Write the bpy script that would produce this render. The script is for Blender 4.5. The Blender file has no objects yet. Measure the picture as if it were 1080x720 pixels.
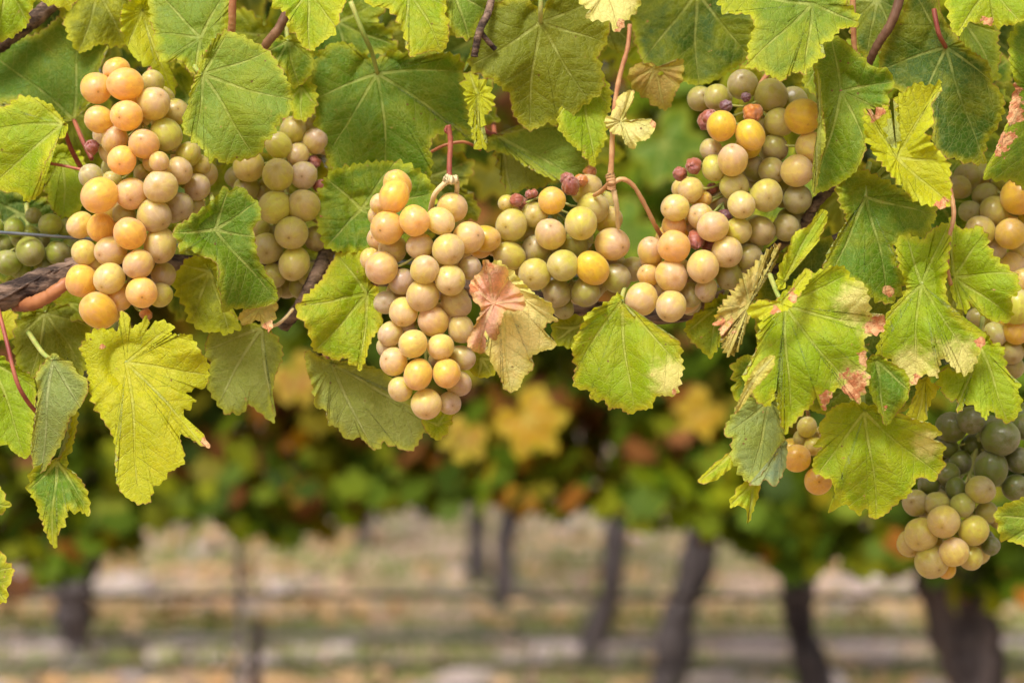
import bpy, math, random
import numpy as np
from mathutils import Vector, Matrix, Euler

random.seed(7)
RNG = np.random.RandomState(7)
scn = bpy.context.scene
COL = scn.collection

# ------------------------------------------------------------------ camera
FPX = 2100.0            # focal length in pixels of the 1080 px wide photograph
D0 = 0.95               # distance of the fruit from the camera
CAMH = 0.90
cam_d = bpy.data.cameras.new("camera")
cam = bpy.data.objects.new("camera", cam_d)
COL.objects.link(cam)
cam.location = (0, 0, CAMH)
cam.rotation_euler = (math.radians(90), 0, 0)
cam_d.sensor_width = 36.0
cam_d.lens = 36.0 * FPX / 1080.0
cam_d.clip_start = 0.02
cam_d.clip_end = 2000
cam_d.dof.use_dof = True
cam_d.dof.focus_distance = D0 + 0.004
cam_d.dof.aperture_fstop = 5.6
cam_d.dof.aperture_blades = 7
scn.camera = cam

# ------------------------------------------------------------------ world, sun, exposure
SUN_EL, SUN_AZ = 52, 205          # degrees; azimuth clockwise from +Y (205: behind the camera, to its left)
w = bpy.data.worlds.new("World")
scn.world = w
w.use_nodes = True
nt = w.node_tree
nt.nodes.clear()
sky = nt.nodes.new('ShaderNodeTexSky')
sky.sky_type = 'NISHITA'
sky.sun_disc = False
sky.sun_elevation = math.radians(SUN_EL)
sky.sun_rotation = math.radians(SUN_AZ)
sky.dust_density = 4.0
sky.air_density = 1.0
hs = nt.nodes.new('ShaderNodeHueSaturation')
hs.inputs['Saturation'].default_value = 0.12
bg = nt.nodes.new('ShaderNodeBackground')
bg.inputs['Strength'].default_value = 0.125
out = nt.nodes.new('ShaderNodeOutputWorld')
nt.links.new(sky.outputs[0], hs.inputs['Color'])
nt.links.new(hs.outputs[0], bg.inputs[0])
nt.links.new(bg.outputs[0], out.inputs[0])
sd = bpy.data.lights.new("sun", 'SUN')
sd.energy = 2.5
sd.angle = math.radians(20)
sd.color = (1.0, 0.965, 0.91)
sun = bpy.data.objects.new("sun", sd)
COL.objects.link(sun)
a, e = math.radians(SUN_AZ), math.radians(SUN_EL)
sdir = Vector((math.sin(a) * math.cos(e), math.cos(a) * math.cos(e), math.sin(e)))
sun.rotation_euler = sdir.to_track_quat('Z', 'Y').to_euler()
sun.location = sdir * 20
scn.view_settings.view_transform = 'Standard'
scn.view_settings.look = 'None'
scn.view_settings.exposure = 0.74
scn.view_settings.gamma = 1
scn.render.engine = 'CYCLES'
scn.cycles.use_denoising = True
scn.cycles.max_bounces = 8
scn.cycles.transparent_max_bounces = 4
scn.cycles.use_adaptive_sampling = True
scn.cycles.adaptive_threshold = 0.015
scn.cycles.caustics_reflective = False
scn.cycles.caustics_refractive = False


# ------------------------------------------------------------------ node helpers
class NT:
    def __init__(s, name):
        s.m = bpy.data.materials.new(name)
        s.m.use_nodes = True
        s.t = s.m.node_tree
        s.t.nodes.clear()

    def n(s, typ, **kw):
        nd = s.t.nodes.new(typ)
        for k, v in kw.items():
            if k.startswith('i_'):
                s.set(nd.inputs[k[2:].replace('_', ' ')], v)
            else:
                setattr(nd, k, v)
        return nd

    def set(s, sock, v):
        if isinstance(v, bpy.types.NodeSocket):
            s.t.links.new(v, sock)
        else:
            if isinstance(v, (tuple, list)) and len(v) == 3 and len(sock.default_value) == 4:
                v = (*v, 1)
            sock.default_value = v

    def math(s, op, a, b=0.0, c=None, clamp=False):
        nd = s.t.nodes.new('ShaderNodeMath')
        nd.operation = op
        nd.use_clamp = clamp
        s.set(nd.inputs[0], a)
        s.set(nd.inputs[1], b)
        if c is not None:
            s.set(nd.inputs[2], c)
        return nd.outputs[0]

    def mix(s, f, a, b, blend='MIX'):
        nd = s.t.nodes.new('ShaderNodeMix')
        nd.data_type = 'RGBA'
        nd.blend_type = blend
        s.set(nd.inputs[0], f)
        s.set(nd.inputs[6], a)
        s.set(nd.inputs[7], b)
        return nd.outputs[2]

    def step(s, x, lo, hi, a=0.0, b=1.0):
        nd = s.t.nodes.new('ShaderNodeMapRange')
        nd.interpolation_type = 'SMOOTHSTEP'
        s.set(nd.inputs[0], x)
        for k, v in zip((1, 2, 3, 4), (lo, hi, a, b)):
            s.set(nd.inputs[k], v)
        return nd.outputs[0]

    def noise(s, vec, scale, detail=3.0, rough=0.5, out=0):
        nd = s.t.nodes.new('ShaderNodeTexNoise')
        s.set(nd.inputs['Vector'], vec)
        nd.inputs['Scale'].default_value = scale
        nd.inputs['Detail'].default_value = detail
        nd.inputs['Roughness'].default_value = rough
        return nd.outputs[out]

    def attr(s, name, out='Fac'):
        nd = s.t.nodes.new('ShaderNodeAttribute')
        nd.attribute_name = name
        return nd.outputs[out]

    def finish(s, sh):
        o = s.t.nodes.new('ShaderNodeOutputMaterial')
        s.t.links.new(sh, o.inputs[0])
        return s.m


# ------------------------------------------------------------------ materials
def leaf_material(name, under=False):
    """Grape leaf blade: object colour = lamina colour, its alpha = how far the leaf has yellowed."""
    k = NT(name)
    oi = k.n('ShaderNodeObjectInfo')
    base, yel, rnd = oi.outputs['Color'], oi.outputs['Alpha'], oi.outputs['Random']
    lc = k.attr('lc', 'Vector')
    ed, dm, ph, dry = k.attr('ed'), k.attr('dm'), k.attr('ph'), k.attr('dry')
    big = k.noise(lc, 0.045, 3, 0.6)
    mid = k.noise(lc, 0.22, 4, 0.6)
    fine = k.noise(lc, 1.1, 3, 0.6)
    vor = k.n('ShaderNodeTexVoronoi', feature='DISTANCE_TO_EDGE')
    wv = k.n('ShaderNodeVectorMath', operation='MULTIPLY_ADD')
    k.set(wv.inputs[0], k.noise(lc, 0.5, 2, 0.5, 1))
    wv.inputs[1].default_value = (1.2, 1.2, 0)
    k.set(wv.inputs[2], lc)
    k.set(vor.inputs['Vector'], wv.outputs[0])
    vor.inputs['Scale'].default_value = 0.42
    net = k.step(vor.outputs['Distance'], 0.0, 0.13, 1.0, 0.0)
    # yellowing: patchy, stronger near the margin
    marg = k.step(k.math('ADD', ed, k.math('MULTIPLY', mid, 5.0)), 2.0, 6.5, 1.0, 0.0)
    patch = k.step(k.math('ADD', big, k.math('MULTIPLY', mid, 0.45)), 0.55, 0.95)
    ycol = k.mix(rnd, (0.46, 0.50, 0.012), (0.56, 0.50, 0.02))
    c = k.mix(k.step(k.math('ADD', k.math('MULTIPLY', mid, 0.5), k.math('MULTIPLY', big, 0.5)), 0.40, 0.60, 0.0, 0.75), base, k.mix(1.0, base, (0.62, 0.72, 0.7), 'MULTIPLY'))
    c = k.mix(k.step(fine, 0.35, 0.75, 0.0, 0.30), c, k.mix(1.0, base, (1.35, 1.25, 1.2), 'MULTIPLY'))
    c = k.mix(k.math('MULTIPLY', k.math('MULTIPLY', patch, yel), 0.9, clamp=True), c, ycol)
    c = k.mix(k.math('MULTIPLY', marg, k.math('ADD', k.math('MULTIPLY', yel, 0.9), 0.35), clamp=True), c, ycol)
    # veins
    main = k.step(dm, 0.55, 1.25, 1.0, 0.0)
    tri = k.math('ABSOLUTE', k.math('SUBTRACT', k.math('FRACT', ph), 0.5))
    sec = k.math('MULTIPLY', k.step(tri, 0.462, 0.495), k.attr('sf'))
    vcol = k.mix(0.42, c, (0.60, 0.62, 0.18) if not under else (0.60, 0.62, 0.30))
    dim = k.step(k.noise(lc, 0.12, 2), 0.35, 0.6, 0.25, 1.0)
    c = k.mix(k.math('MULTIPLY', net, 0.25 if not under else 0.22), c, vcol)
    c = k.mix(k.math('MULTIPLY', sec, k.math('MULTIPLY', dim, 0.55)), c, vcol)
    c = k.mix(k.math('MULTIPLY', main, k.math('MULTIPLY', dim, 0.9)), c, vcol)
    # small brown specks and burnt rim
    vs = k.n('ShaderNodeTexVoronoi')
    k.set(vs.inputs['Vector'], lc)
    vs.inputs['Scale'].default_value = 0.13
    spk = k.math('MULTIPLY', k.step(vs.outputs['Distance'], 0.05, 0.10, 1.0, 0.0), k.step(big, 0.5, 0.56))
    c = k.mix(k.math('MULTIPLY', spk, 0.8), c, (0.16, 0.07, 0.025))
    rim = k.math('MULTIPLY', k.step(k.math('ADD', ed, k.math('MULTIPLY', fine, 1.2)), 0.55, 1.25, 1.0, 0.0), k.step(k.noise(lc, 0.09, 2), 0.47, 0.58))
    c = k.mix(k.math('MULTIPLY', rim, 0.85), c, (0.36, 0.17, 0.07))
    # bleached tissue
    bl = k.step(k.math('ADD', k.attr('bl'), k.math('MULTIPLY', k.math('SUBTRACT', mid, 0.5), 1.4)), 0.15, 1.05, 0.0, 0.9)
    c = k.mix(bl, c, (0.74, 0.66, 0.22))
    # dried tissue
    dn = k.step(k.math('ADD', dry, k.math('ADD', k.math('MULTIPLY', k.math('SUBTRACT', mid, 0.5), 2.6), k.math('MULTIPLY', k.math('SUBTRACT', fine, 0.5), 0.35))), 0.50, 0.68)
    dcol = k.mix(k.step(k.noise(lc, 0.3, 3), 0.40, 0.60), (0.50, 0.19, 0.08), (0.64, 0.37, 0.17))
    dcol = k.mix(k.step(fine, 0.52, 0.68, 0, 0.6), dcol, (0.30, 0.09, 0.04))
    dcol = k.mix(k.step(dn, 0.99, 0.6, 0, 0.8), dcol, (0.26, 0.10, 0.03))
    c = k.mix(dn, c, dcol)
    geo = k.n('ShaderNodeNewGeometry')
    pale = k.mix(0.45, c, (0.36, 0.42, 0.22))
    c = k.mix(geo.outputs['Backfacing'], c, pale)
    # relief
    h = k.math('ADD', k.math('MULTIPLY', net, -0.25 if not under else 0.3), k.math('MULTIPLY', fine, 0.5))
    h = k.math('ADD', h, k.math('MULTIPLY', sec, -0.5 if not under else 0.7))
    h = k.math('ADD', h, k.math('MULTIPLY', main, -0.8 if not under else 1.2))
    h = k.math('ADD', h, k.math('MULTIPLY', mid, 1.2))
    bp = k.n('ShaderNodeBump', i_Strength=0.75, i_Distance=0.0008, i_Height=h)
    p = k.n('ShaderNodeBsdfPrincipled')
    k.set(p.inputs['Base Color'], c)
    k.set(p.inputs['Roughness'], k.step(mid, 0.3, 0.7, 0.42 if not under else 0.7, 0.62 if not under else 0.85))
    p.inputs['Specular IOR Level'].default_value = 0.22 if not under else 0.10
    k.set(p.inputs['Normal'], bp.outputs[0])
    tr = k.n('ShaderNodeBsdfTranslucent')
    k.set(tr.inputs[0], k.mix(1.0, c, (1.35, 1.2, 0.3), 'MULTIPLY'))
    k.set(tr.inputs['Normal'], bp.outputs[0])
    mx = k.n('ShaderNodeMixShader')
    k.set(mx.inputs[0], k.math('MULTIPLY', k.math('SUBTRACT', 1.0, k.math('MULTIPLY', dn, 0.6)), 0.40))
    k.t.links.new(p.outputs[0], mx.inputs[1])
    k.t.links.new(tr.outputs[0], mx.inputs[2])
    return k.finish(mx.outputs[0])


def grape_material(name, bloom=0.3, wrinkle=False):
    k = NT(name)
    oi = k.n('ShaderNodeObjectInfo')
    base, rnd = oi.outputs['Color'], oi.outputs['Random']
    tc = k.n('ShaderNodeTexCoord')
    v = k.n('ShaderNodeVectorMath', operation='ADD')
    k.set(v.inputs[0], tc.outputs['Object'])
    cmb = k.n('ShaderNodeCombineXYZ')
    k.set(cmb.inputs[0], k.math('MULTIPLY', rnd, 57.0))
    k.set(cmb.inputs[1], k.math('MULTIPLY', rnd, 131.0))
    k.set(v.inputs[1], cmb.outputs[0])
    vec = v.outputs[0]
    n1 = k.noise(vec, 1.1, 3, 0.55)
    n2 = k.noise(vec, 3.2, 5, 0.65)
    n3 = k.noise(vec, 14, 3, 0.6)
    sp = k.n('ShaderNodeSeparateXYZ')
    k.set(sp.inputs[0], tc.outputs['Object'])
    # bloomed pinkish end; yellow towards the rims paints light glowing through the skin
    blush_vs_glow = k.step(k.math('ADD', sp.outputs[2], k.math('MULTIPLY', k.math('SUBTRACT', n1, 0.5), 3.2)), 0.0, 0.95)
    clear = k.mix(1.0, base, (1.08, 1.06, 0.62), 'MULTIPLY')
    c = k.mix(blush_vs_glow, clear, k.mix(1.0, base, (1.02, 0.89, 0.94), 'MULTIPLY'))
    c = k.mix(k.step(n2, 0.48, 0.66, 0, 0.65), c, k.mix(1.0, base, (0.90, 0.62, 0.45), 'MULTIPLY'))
    # faint meridian veins under the skin
    ang = k.math('ARCTAN2', sp.outputs[1], sp.outputs[0])
    wave = k.math('SINE', k.math('ADD', k.math('MULTIPLY', ang, 11.0), k.math('MULTIPLY', n2, 9.0)))
    c = k.mix(k.step(wave, 0.3, 1.0, 0, 0.35), c, k.mix(1.0, c, (1.3, 1.35, 1.3), 'MULTIPLY'))
    # waxy bloom
    waxy = k.math('MULTIPLY', k.step(k.math('ADD', n2, k.math('MULTIPLY', n3, 0.4)), 0.45, 0.9), k.math('ADD', k.math('MULTIPLY', blush_vs_glow, 0.5), 0.12))
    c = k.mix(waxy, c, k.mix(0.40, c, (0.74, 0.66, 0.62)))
    # russet blotch + freckles
    c = k.mix(k.math('MULTIPLY', k.step(k.noise(vec, 1.9, 4, 0.7), 0.64, 0.72), 0.6), c, (0.42, 0.20, 0.07))
    vs = k.n('ShaderNodeTexVoronoi')
    k.set(vs.inputs['Vector'], vec)
    vs.inputs['Scale'].default_value = 4.5
    c = k.mix(k.math('MULTIPLY', k.step(vs.outputs['Distance'], 0.07, 0.13, 1.0, 0.0), 0.55), c, (0.30, 0.14, 0.05))
    vs2 = k.n('ShaderNodeTexVoronoi')
    k.set(vs2.inputs['Vector'], vec)
    vs2.inputs['Scale'].default_value = 10.0
    c = k.mix(k.math('MULTIPLY', k.step(vs2.outputs['Distance'], 0.08, 0.2, 1.0, 0.0), k.step(n1, 0.45, 0.6, 0, 0.5)), c, (0.34, 0.17, 0.07))
    # stylar scar
    r = k.math('SQRT', k.math('ADD', k.math('POWER', sp.outputs[0], 2), k.math('POWER', sp.outputs[1], 2)))
    top = k.step(sp.outputs[2], 0.0, 0.2)
    dot = k.math('MULTIPLY', k.step(k.math('ADD', r, k.math('MULTIPLY', n3, 0.06)), 0.085, 0.125, 1, 0), top)
    halo = k.math('MULTIPLY', k.step(k.math('ADD', r, k.math('MULTIPLY', n2, 0.3)), 0.25, 0.5, 0.4, 0), top)
    c = k.mix(halo, c, k.mix(1.0, base, (0.85, 0.6, 0.4), 'MULTIPLY'))
    c = k.mix(k.math('MULTIPLY', dot, k.step(rnd, 0.1, 0.9, 0.15, 0.8)), c, (0.16, 0.07, 0.03))
    h = k.math('ADD', k.math('MULTIPLY', n3, 0.35), k.math('MULTIPLY', n2, 1.0))
    bp = k.n('ShaderNodeBump', i_Strength=0.35 if not wrinkle else 0.4, i_Distance=0.0004 if not wrinkle else 0.0008, i_Height=h)
    p = k.n('ShaderNodeBsdfPrincipled')
    k.set(p.inputs['Base Color'], c)
    k.set(p.inputs['Roughness'], k.step(n2, 0.35, 0.65, 0.28, 0.48))
    p.inputs['Transmission Weight'].default_value = 0.0
    p.inputs['IOR'].default_value = 1.38
    p.inputs['Coat Weight'].default_value = 0.35 if not wrinkle else 0.05
    p.inputs['Coat Roughness'].default_value = 0.16
    p.inputs['Sheen Weight'].default_value = 0.48
    p.inputs['Sheen Roughness'].default_value = 0.35
    p.inputs['Sheen Tint'].default_value = (1.0, 0.86, 0.6, 1)
    p.inputs['Specular IOR Level'].default_value = 0.42
    p.inputs['Subsurface Weight'].default_value = 1.0 if not wrinkle else 0.4
    p.inputs['Subsurface Radius'].default_value = (1.0, 0.90, 0.40)
    p.inputs['Subsurface Scale'].default_value = 0.0048 if not wrinkle else 0.002
    p.inputs['Subsurface Anisotropy'].default_value = 0.3
    k.set(p.inputs['Normal'], bp.outputs[0])
    tl = k.n('ShaderNodeBsdfTranslucent')
    k.set(tl.inputs[0], k.mix(1.0, clear, (1.15, 1.12, 0.9), 'MULTIPLY'))
    mx = k.n('ShaderNodeMixShader')
    mx.inputs[0].default_value = 0.34 if not wrinkle else 0.1
    k.t.links.new(p.outputs[0], mx.inputs[1])
    k.t.links.new(tl.outputs[0], mx.inputs[2])
    return k.finish(mx.outputs[0])


def simple_material(name, c1, c2, scale=40, rough=0.7, bump=0.5, dist=0.001, stretch=(1, 1, 1), spec=0.3, sss=0.0, detail=6):
    k = NT(name)
    tc = k.n('ShaderNodeTexCoord')
    mp = k.n('ShaderNodeMapping')
    mp.inputs['Scale'].default_value = stretch
    k.set(mp.inputs[0], tc.outputs['Object'])
    n1 = k.noise(mp.outputs[0], scale, detail, 0.65)
    n2 = k.noise(mp.outputs[0], scale * 0.23, 3, 0.5)
    c = k.mix(k.step(k.math('ADD', k.math('MULTIPLY', n1, 0.7), k.math('MULTIPLY', n2, 0.3)), 0.38, 0.64), c1, c2)
    bp = k.n('ShaderNodeBump', i_Strength=bump, i_Distance=dist, i_Height=n1)
    p = k.n('ShaderNodeBsdfPrincipled')
    k.set(p.inputs['Base Color'], c)
    p.inputs['Roughness'].default_value = rough
    p.inputs['Specular IOR Level'].default_value = spec
    if sss:
        p.inputs['Subsurface Weight'].default_value = sss
        p.inputs['Subsurface Scale'].default_value = 0.002
    k.set(p.inputs['Normal'], bp.outputs[0])
    return k.finish(p.outputs[0])


def mass_leaf_material(name):
    """Leaves of a vine's leafy mass; each leaf carries its own colour in the attribute leafcol."""
    k = NT(name)
    c = k.attr('leafcol', 'Color')
    tc = k.n('ShaderNodeTexCoord')
    n1 = k.noise(tc.outputs['Object'], 55, 4, 0.6)
    c = k.mix(k.step(n1, 0.35, 0.7, 0, 0.5), c, k.mix(1.0, c, (0.7, 0.75, 0.7), 'MULTIPLY'))
    bp = k.n('ShaderNodeBump', i_Strength=0.5, i_Distance=0.002, i_Height=n1)
    p = k.n('ShaderNodeBsdfPrincipled')
    k.set(p.inputs['Base Color'], c)
    p.inputs['Roughness'].default_value = 0.6
    p.inputs['Specular IOR Level'].default_value = 0.15
    k.set(p.inputs['Normal'], bp.outputs[0])
    tr = k.n('ShaderNodeBsdfTranslucent')
    k.set(tr.inputs[0], k.mix(1.0, c, (1.25, 1.2, 0.5), 'MULTIPLY'))
    mx = k.n('ShaderNodeMixShader')
    mx.inputs[0].default_value = 0.4
    k.t.links.new(p.outputs[0], mx.inputs[1])
    k.t.links.new(tr.outputs[0], mx.inputs[2])
    return k.finish(mx.outputs[0])


def ground_material():
    k = NT("vineyard_soil")
    tc = k.n('ShaderNodeTexCoord')
    P = tc.outputs['Object']
    mp = k.n('ShaderNodeMapping')
    mp.inputs['Scale'].default_value = (1.1, 1.0, 1.0)
    k.set(mp.inputs[0], P)
    n1 = k.noise(mp.outputs[0], 1.6, 5, 0.6)
    n2 = k.noise(mp.outputs[0], 9, 5, 0.6)
    n3 = k.noise(mp.outputs[0], 5.0, 4, 0.6)
    sp = k.n('ShaderNodeSeparateXYZ')
    k.set(sp.inputs[0], P)
    lane = k.math('SINE', k.math('ADD', k.math('MULTIPLY', sp.outputs[1], 5.6), k.math('MULTIPLY', n1, 3.0)))
    c = k.mix(k.step(n2, 0.4, 0.62), (0.26, 0.16, 0.12), (0.50, 0.34, 0.25))
    c = k.mix(k.step(k.math('ADD', k.math('MULTIPLY', lane, 0.07), n3), 0.48, 0.62, 0, 0.7), c, (0.18, 0.17, 0.07))
    c = k.mix(k.step(k.noise(mp.outputs[0], 4.0, 3, 0.5), 0.57, 0.66, 0, 0.7), c, (0.38, 0.20, 0.07))
    bp = k.n('ShaderNodeBump', i_Strength=0.7, i_Distance=0.03, i_Height=n2)
    p = k.n('ShaderNodeBsdfPrincipled')
    k.set(p.inputs['Base Color'], c)
    p.inputs['Roughness'].default_value = 0.95
    k.set(p.inputs['Normal'], bp.outputs[0])
    return k.finish(p.outputs[0])


M_LEAF = leaf_material("grape_leaf_upper_side")
M_UNDER = leaf_material("grape_leaf_under_side", under=True)
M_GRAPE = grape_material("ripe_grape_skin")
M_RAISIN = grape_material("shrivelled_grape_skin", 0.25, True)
M_MASS = mass_leaf_material("vine_leaves")
M_PET_G = simple_material("green_petiole", (0.22, 0.28, 0.05), (0.42, 0.40, 0.12), 60, 0.55, 0.3, 0.0004, sss=0.3)
M_PET_R = simple_material("red_petiole", (0.20, 0.035, 0.03), (0.36, 0.12, 0.06), 50, 0.5, 0.3, 0.0004, sss=0.3)
M_STALK = simple_material("pinkish_tan_stalk", (0.34, 0.14, 0.06), (0.52, 0.31, 0.13), 70, 0.55, 0.5, 0.0005, sss=0.2)
M_CREAM = simple_material("cream_stalk", (0.55, 0.36, 0.17), (0.66, 0.52, 0.28), 70, 0.55, 0.5, 0.0005, sss=0.2)
M_BARK = simple_material("peeling_cane_bark", (0.03, 0.018, 0.014), (0.30, 0.19, 0.13), 230, 0.9, 1.0, 0.004, stretch=(0.25, 1, 1))
M_CANE = simple_material("smooth_red_brown_cane", (0.20, 0.06, 0.025), (0.38, 0.15, 0.055), 60, 0.5, 0.4, 0.0008, stretch=(0.3, 1, 1))
M_SHOOT = simple_material("brown_shoot", (0.10, 0.045, 0.025), (0.27, 0.14, 0.07), 60, 0.6, 0.5, 0.0008, stretch=(1, 1, 0.3))
M_TRUNK = simple_material("old_vine_trunk_bark", (0.030, 0.023, 0.024), (0.135, 0.108, 0.105), 26, 0.95, 1.0, 0.02, stretch=(1, 1, 0.18))
M_WIRE = simple_material("galvanised_wire", (0.20, 0.23, 0.27), (0.34, 0.37, 0.42), 80, 0.4, 0.1, 0.0002)
M_WIRE.node_tree.nodes['Principled BSDF'].inputs['Metallic'].default_value = 0.7
M_TUBE = simple_material("black_drip_tube", (0.07, 0.06, 0.06), (0.12, 0.10, 0.10), 20, 0.6, 0.1, 0.001)
M_STAKE = simple_material("weathered_steel_stake", (0.26, 0.24, 0.24), (0.45, 0.42, 0.42), 30, 0.7, 0.4, 0.002)
M_STONE = simple_material("pale_stones", (0.26, 0.20, 0.18), (0.52, 0.41, 0.37), 3, 0.9, 0.7, 0.01)
M_GRASS = simple_material("dry_green_grass", (0.11, 0.15, 0.03), (0.28, 0.28, 0.08), 3, 0.8, 0.2, 0.001)
M_LITTER = simple_material("fallen_leaves", (0.38, 0.20, 0.08), (0.52, 0.35, 0.20), 4, 0.85, 0.3, 0.001)


# ------------------------------------------------------------------ geometry helpers
def P3(px, py, dz=0.0):
    """photo pixel + depth behind the fruit plane (metres) -> world"""
    D = D0 + dz
    return np.array([(px - 540.0) / FPX * D, D, CAMH - (py - 360.0) / FPX * D])


def mesh_from(name, V, quads=None, tris=None):
    me = bpy.data.meshes.new(name)
    V = np.asarray(V, dtype=np.float32)
    loops, starts, n = [], [], 0
    for F in (quads, tris):
        if F is not None and len(F):
            F = np.asarray(F, dtype=np.int32)
            loops.append(F.ravel())
            starts.append(n + np.arange(len(F)) * F.shape[1])
            n += F.size
    loops = np.concatenate(loops)
    starts = np.concatenate(starts)
    me.vertices.add(len(V))
    me.vertices.foreach_set('co', V.ravel())
    me.loops.add(len(loops))
    me.loops.foreach_set('vertex_index', loops.astype(np.int32))
    me.polygons.add(len(starts))
    me.polygons.foreach_set('loop_start', starts.astype(np.int32))
    me.update(calc_edges=True)
    me.validate()
    me.polygons.foreach_set('use_smooth', np.ones(len(me.polygons), dtype=bool))
    return me


def obj(name, me, mat=None, parent=None, loc=None):
    o = bpy.data.objects.new(name, me)
    COL.objects.link(o)
    if mat and me is not None and not me.materials:
        me.materials.append(mat)
    if parent:
        o.parent = parent
    if loc is not None:
        o.location = loc
    return o


def tag(o, label=None, cat=None, group=None, kind=None):
    if label:
        o['label'] = label
    if cat:
        o['category'] = cat
    if group:
        o['group'] = group
    if kind:
        o['kind'] = kind
    return o


def catmull(P, n, closed=False):
    P = np.asarray(P, float)
    m = len(P)
    segs = m if closed else m - 1
    outp = []
    per = max(2, int(math.ceil(n / segs)))
    for i in range(segs):
        g = lambda j: P[j % m] if closed else P[min(max(j, 0), m - 1)]
        p0, p1, p2, p3 = g(i - 1), g(i), g(i + 1), g(i + 2)
        for t in np.arange(per) / per:
            outp.append(0.5 * (2 * p1 + (p2 - p0) * t + (2 * p0 - 5 * p1 + 4 * p2 - p3) * t * t + (3 * p1 - p0 - 3 * p2 + p3) * t ** 3))
    if not closed:
        outp.append(P[-1])
    return np.array(outp)


def tube_arrays(path, radii, sides=10, rough=0.0, seed=0):
    path = np.asarray(path, float)
    radii = np.asarray(radii, float)
    rs = np.random.RandomState(seed)
    n = len(path)
    T = np.gradient(path, axis=0)
    T /= np.linalg.norm(T, axis=1)[:, None] + 1e-12
    up = np.array([0.13, 0.2, 1.0]) if abs(T[0][2]) < 0.8 else np.array([1.0, 0.2, 0.1])
    V = []
    ridge = 1 + rough * rs.randn(sides)
    for i in range(n):
        a_ = np.cross(T[i], up)
        a_ /= np.linalg.norm(a_) + 1e-12
        b_ = np.cross(a_, T[i])
        ridge = 0.8 * ridge + 0.2 * (1 + rough * rs.randn(sides) * 2.0)
        for j in range(sides):
            th = 2 * math.pi * j / sides
            V.append(path[i] + radii[i] * ridge[j] * (math.cos(th) * a_ + math.sin(th) * b_))
    Q = []
    for i in range(n - 1):
        for j in range(sides):
            j2 = (j + 1) % sides
            Q.append((i * sides + j, i * sides + j2, (i + 1) * sides + j2, (i + 1) * sides + j))
    V.append(path[0]); V.append(path[-1])
    Tr = []
    for j in range(sides):
        j2 = (j + 1) % sides
        Tr.append((j2, j, len(V) - 2))
        Tr.append(((n - 1) * sides + j, (n - 1) * sides + j2, len(V) - 1))
    return np.array(V), np.array(Q), np.array(Tr)


def tubes(name, specs, mat, parent=None, origin=(0, 0, 0), label=None):
    """several joined tubes as one mesh: specs = [(path, radii, sides, rough)]"""
    Vs, Qs, Ts, off = [], [], [], 0
    for s_, sp in enumerate(specs):
        path, radii, sides, rough = sp
        V, Q, T = tube_arrays(path, radii, sides, rough, seed=s_ + len(path))
        Vs.append(V - np.array(origin)); Qs.append(Q + off); Ts.append(T + off)
        off += len(V)
    me = mesh_from(name, np.concatenate(Vs), np.concatenate(Qs), np.concatenate(Ts))
    return obj(name, me, mat, parent)


def smooth_tube(pts, r0, r1=None, n=16, sides=8, rough=0.02, wob=0.0, seed=1):
    path = catmull(pts, n)
    r1 = r0 if r1 is None else r1
    rad = np.linspace(r0, r1, len(path))
    if wob:
        rs = np.random.RandomState(seed)
        rad = rad * (1 + wob * rs.randn(len(path)))
        path = path + rs.randn(*path.shape) * r0 * wob * 0.5
    return (path, rad, sides, rough)


# ------------------------------------------------------------------ grape leaf from outline
PAL = {
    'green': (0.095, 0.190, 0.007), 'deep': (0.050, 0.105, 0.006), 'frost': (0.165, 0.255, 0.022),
    'lime': (0.235, 0.345, 0.005), 'yellow': (0.43, 0.42, 0.008), 'olive': (0.16, 0.185, 0.007),
    'pale': (0.27, 0.31, 0.075), 'grey': (0.22, 0.28, 0.085), 'tan': (0.50, 0.33, 0.09), 'cream': (0.80, 0.68, 0.26),
    'gold': (0.46, 0.25, 0.012), 'rust': (0.34, 0.13, 0.025), 'pink': (0.76, 0.38, 0.27), 'straw': (0.62, 0.47, 0.15), 'blue': (0.28, 0.37, 0.22),
}


def outline_teeth(pts, J, amp, per, rs):
    """smooth the traced outline, then cut the toothed margin into it"""
    P = catmull(pts, len(pts) * 6, closed=True)
    seg = np.linalg.norm(np.roll(P, -1, 0) - P, axis=1)
    s = np.concatenate([[0], np.cumsum(seg)])
    L = s[-1]
    n = int(min(340, max(60, L / 1.45)))
    u = np.linspace(0, L, n, endpoint=False)
    PP = np.vstack([P, P[:1]])
    Q = np.stack([np.interp(u, s, PP[:, 0]), np.interp(u, s, PP[:, 1])], 1)
    if amp > 0:
        nt_ = max(5, int(L / (per * 1.12)))
        wts = 0.35 + 1.3 * rs.rand(nt_)
        edges = np.concatenate([[0], np.cumsum(wts)]) / wts.sum() * L
        idx = np.clip(np.searchsorted(edges, u, side='right') - 1, 0, nt_ - 1)
        f = (u - edges[idx]) / (edges[idx + 1] - edges[idx])
        A = (amp * (0.3 + 1.1 * rs.rand(nt_)) * np.clip(wts, 0.5, 1.4))[idx]
        A = A * 1.65
        tooth = np.where(f < 0.62, (f / 0.62) ** 1.2, ((1 - f) / 0.38) ** 0.8) - 0.45
        T = np.roll(Q, -1, 0) - np.roll(Q, 1, 0)
        N = np.stack([T[:, 1], -T[:, 0]], 1)
        N /= np.linalg.norm(N, axis=1)[:, None] + 1e-9
        area = 0.5 * np.sum(Q[:, 0] * np.roll(Q[:, 1], -1) - np.roll(Q[:, 0], -1) * Q[:, 1])
        if area < 0:
            N = -N
        Q = Q + N * (A * tooth)[:, None]
    return Q


LEAF_N = [0]


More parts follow.
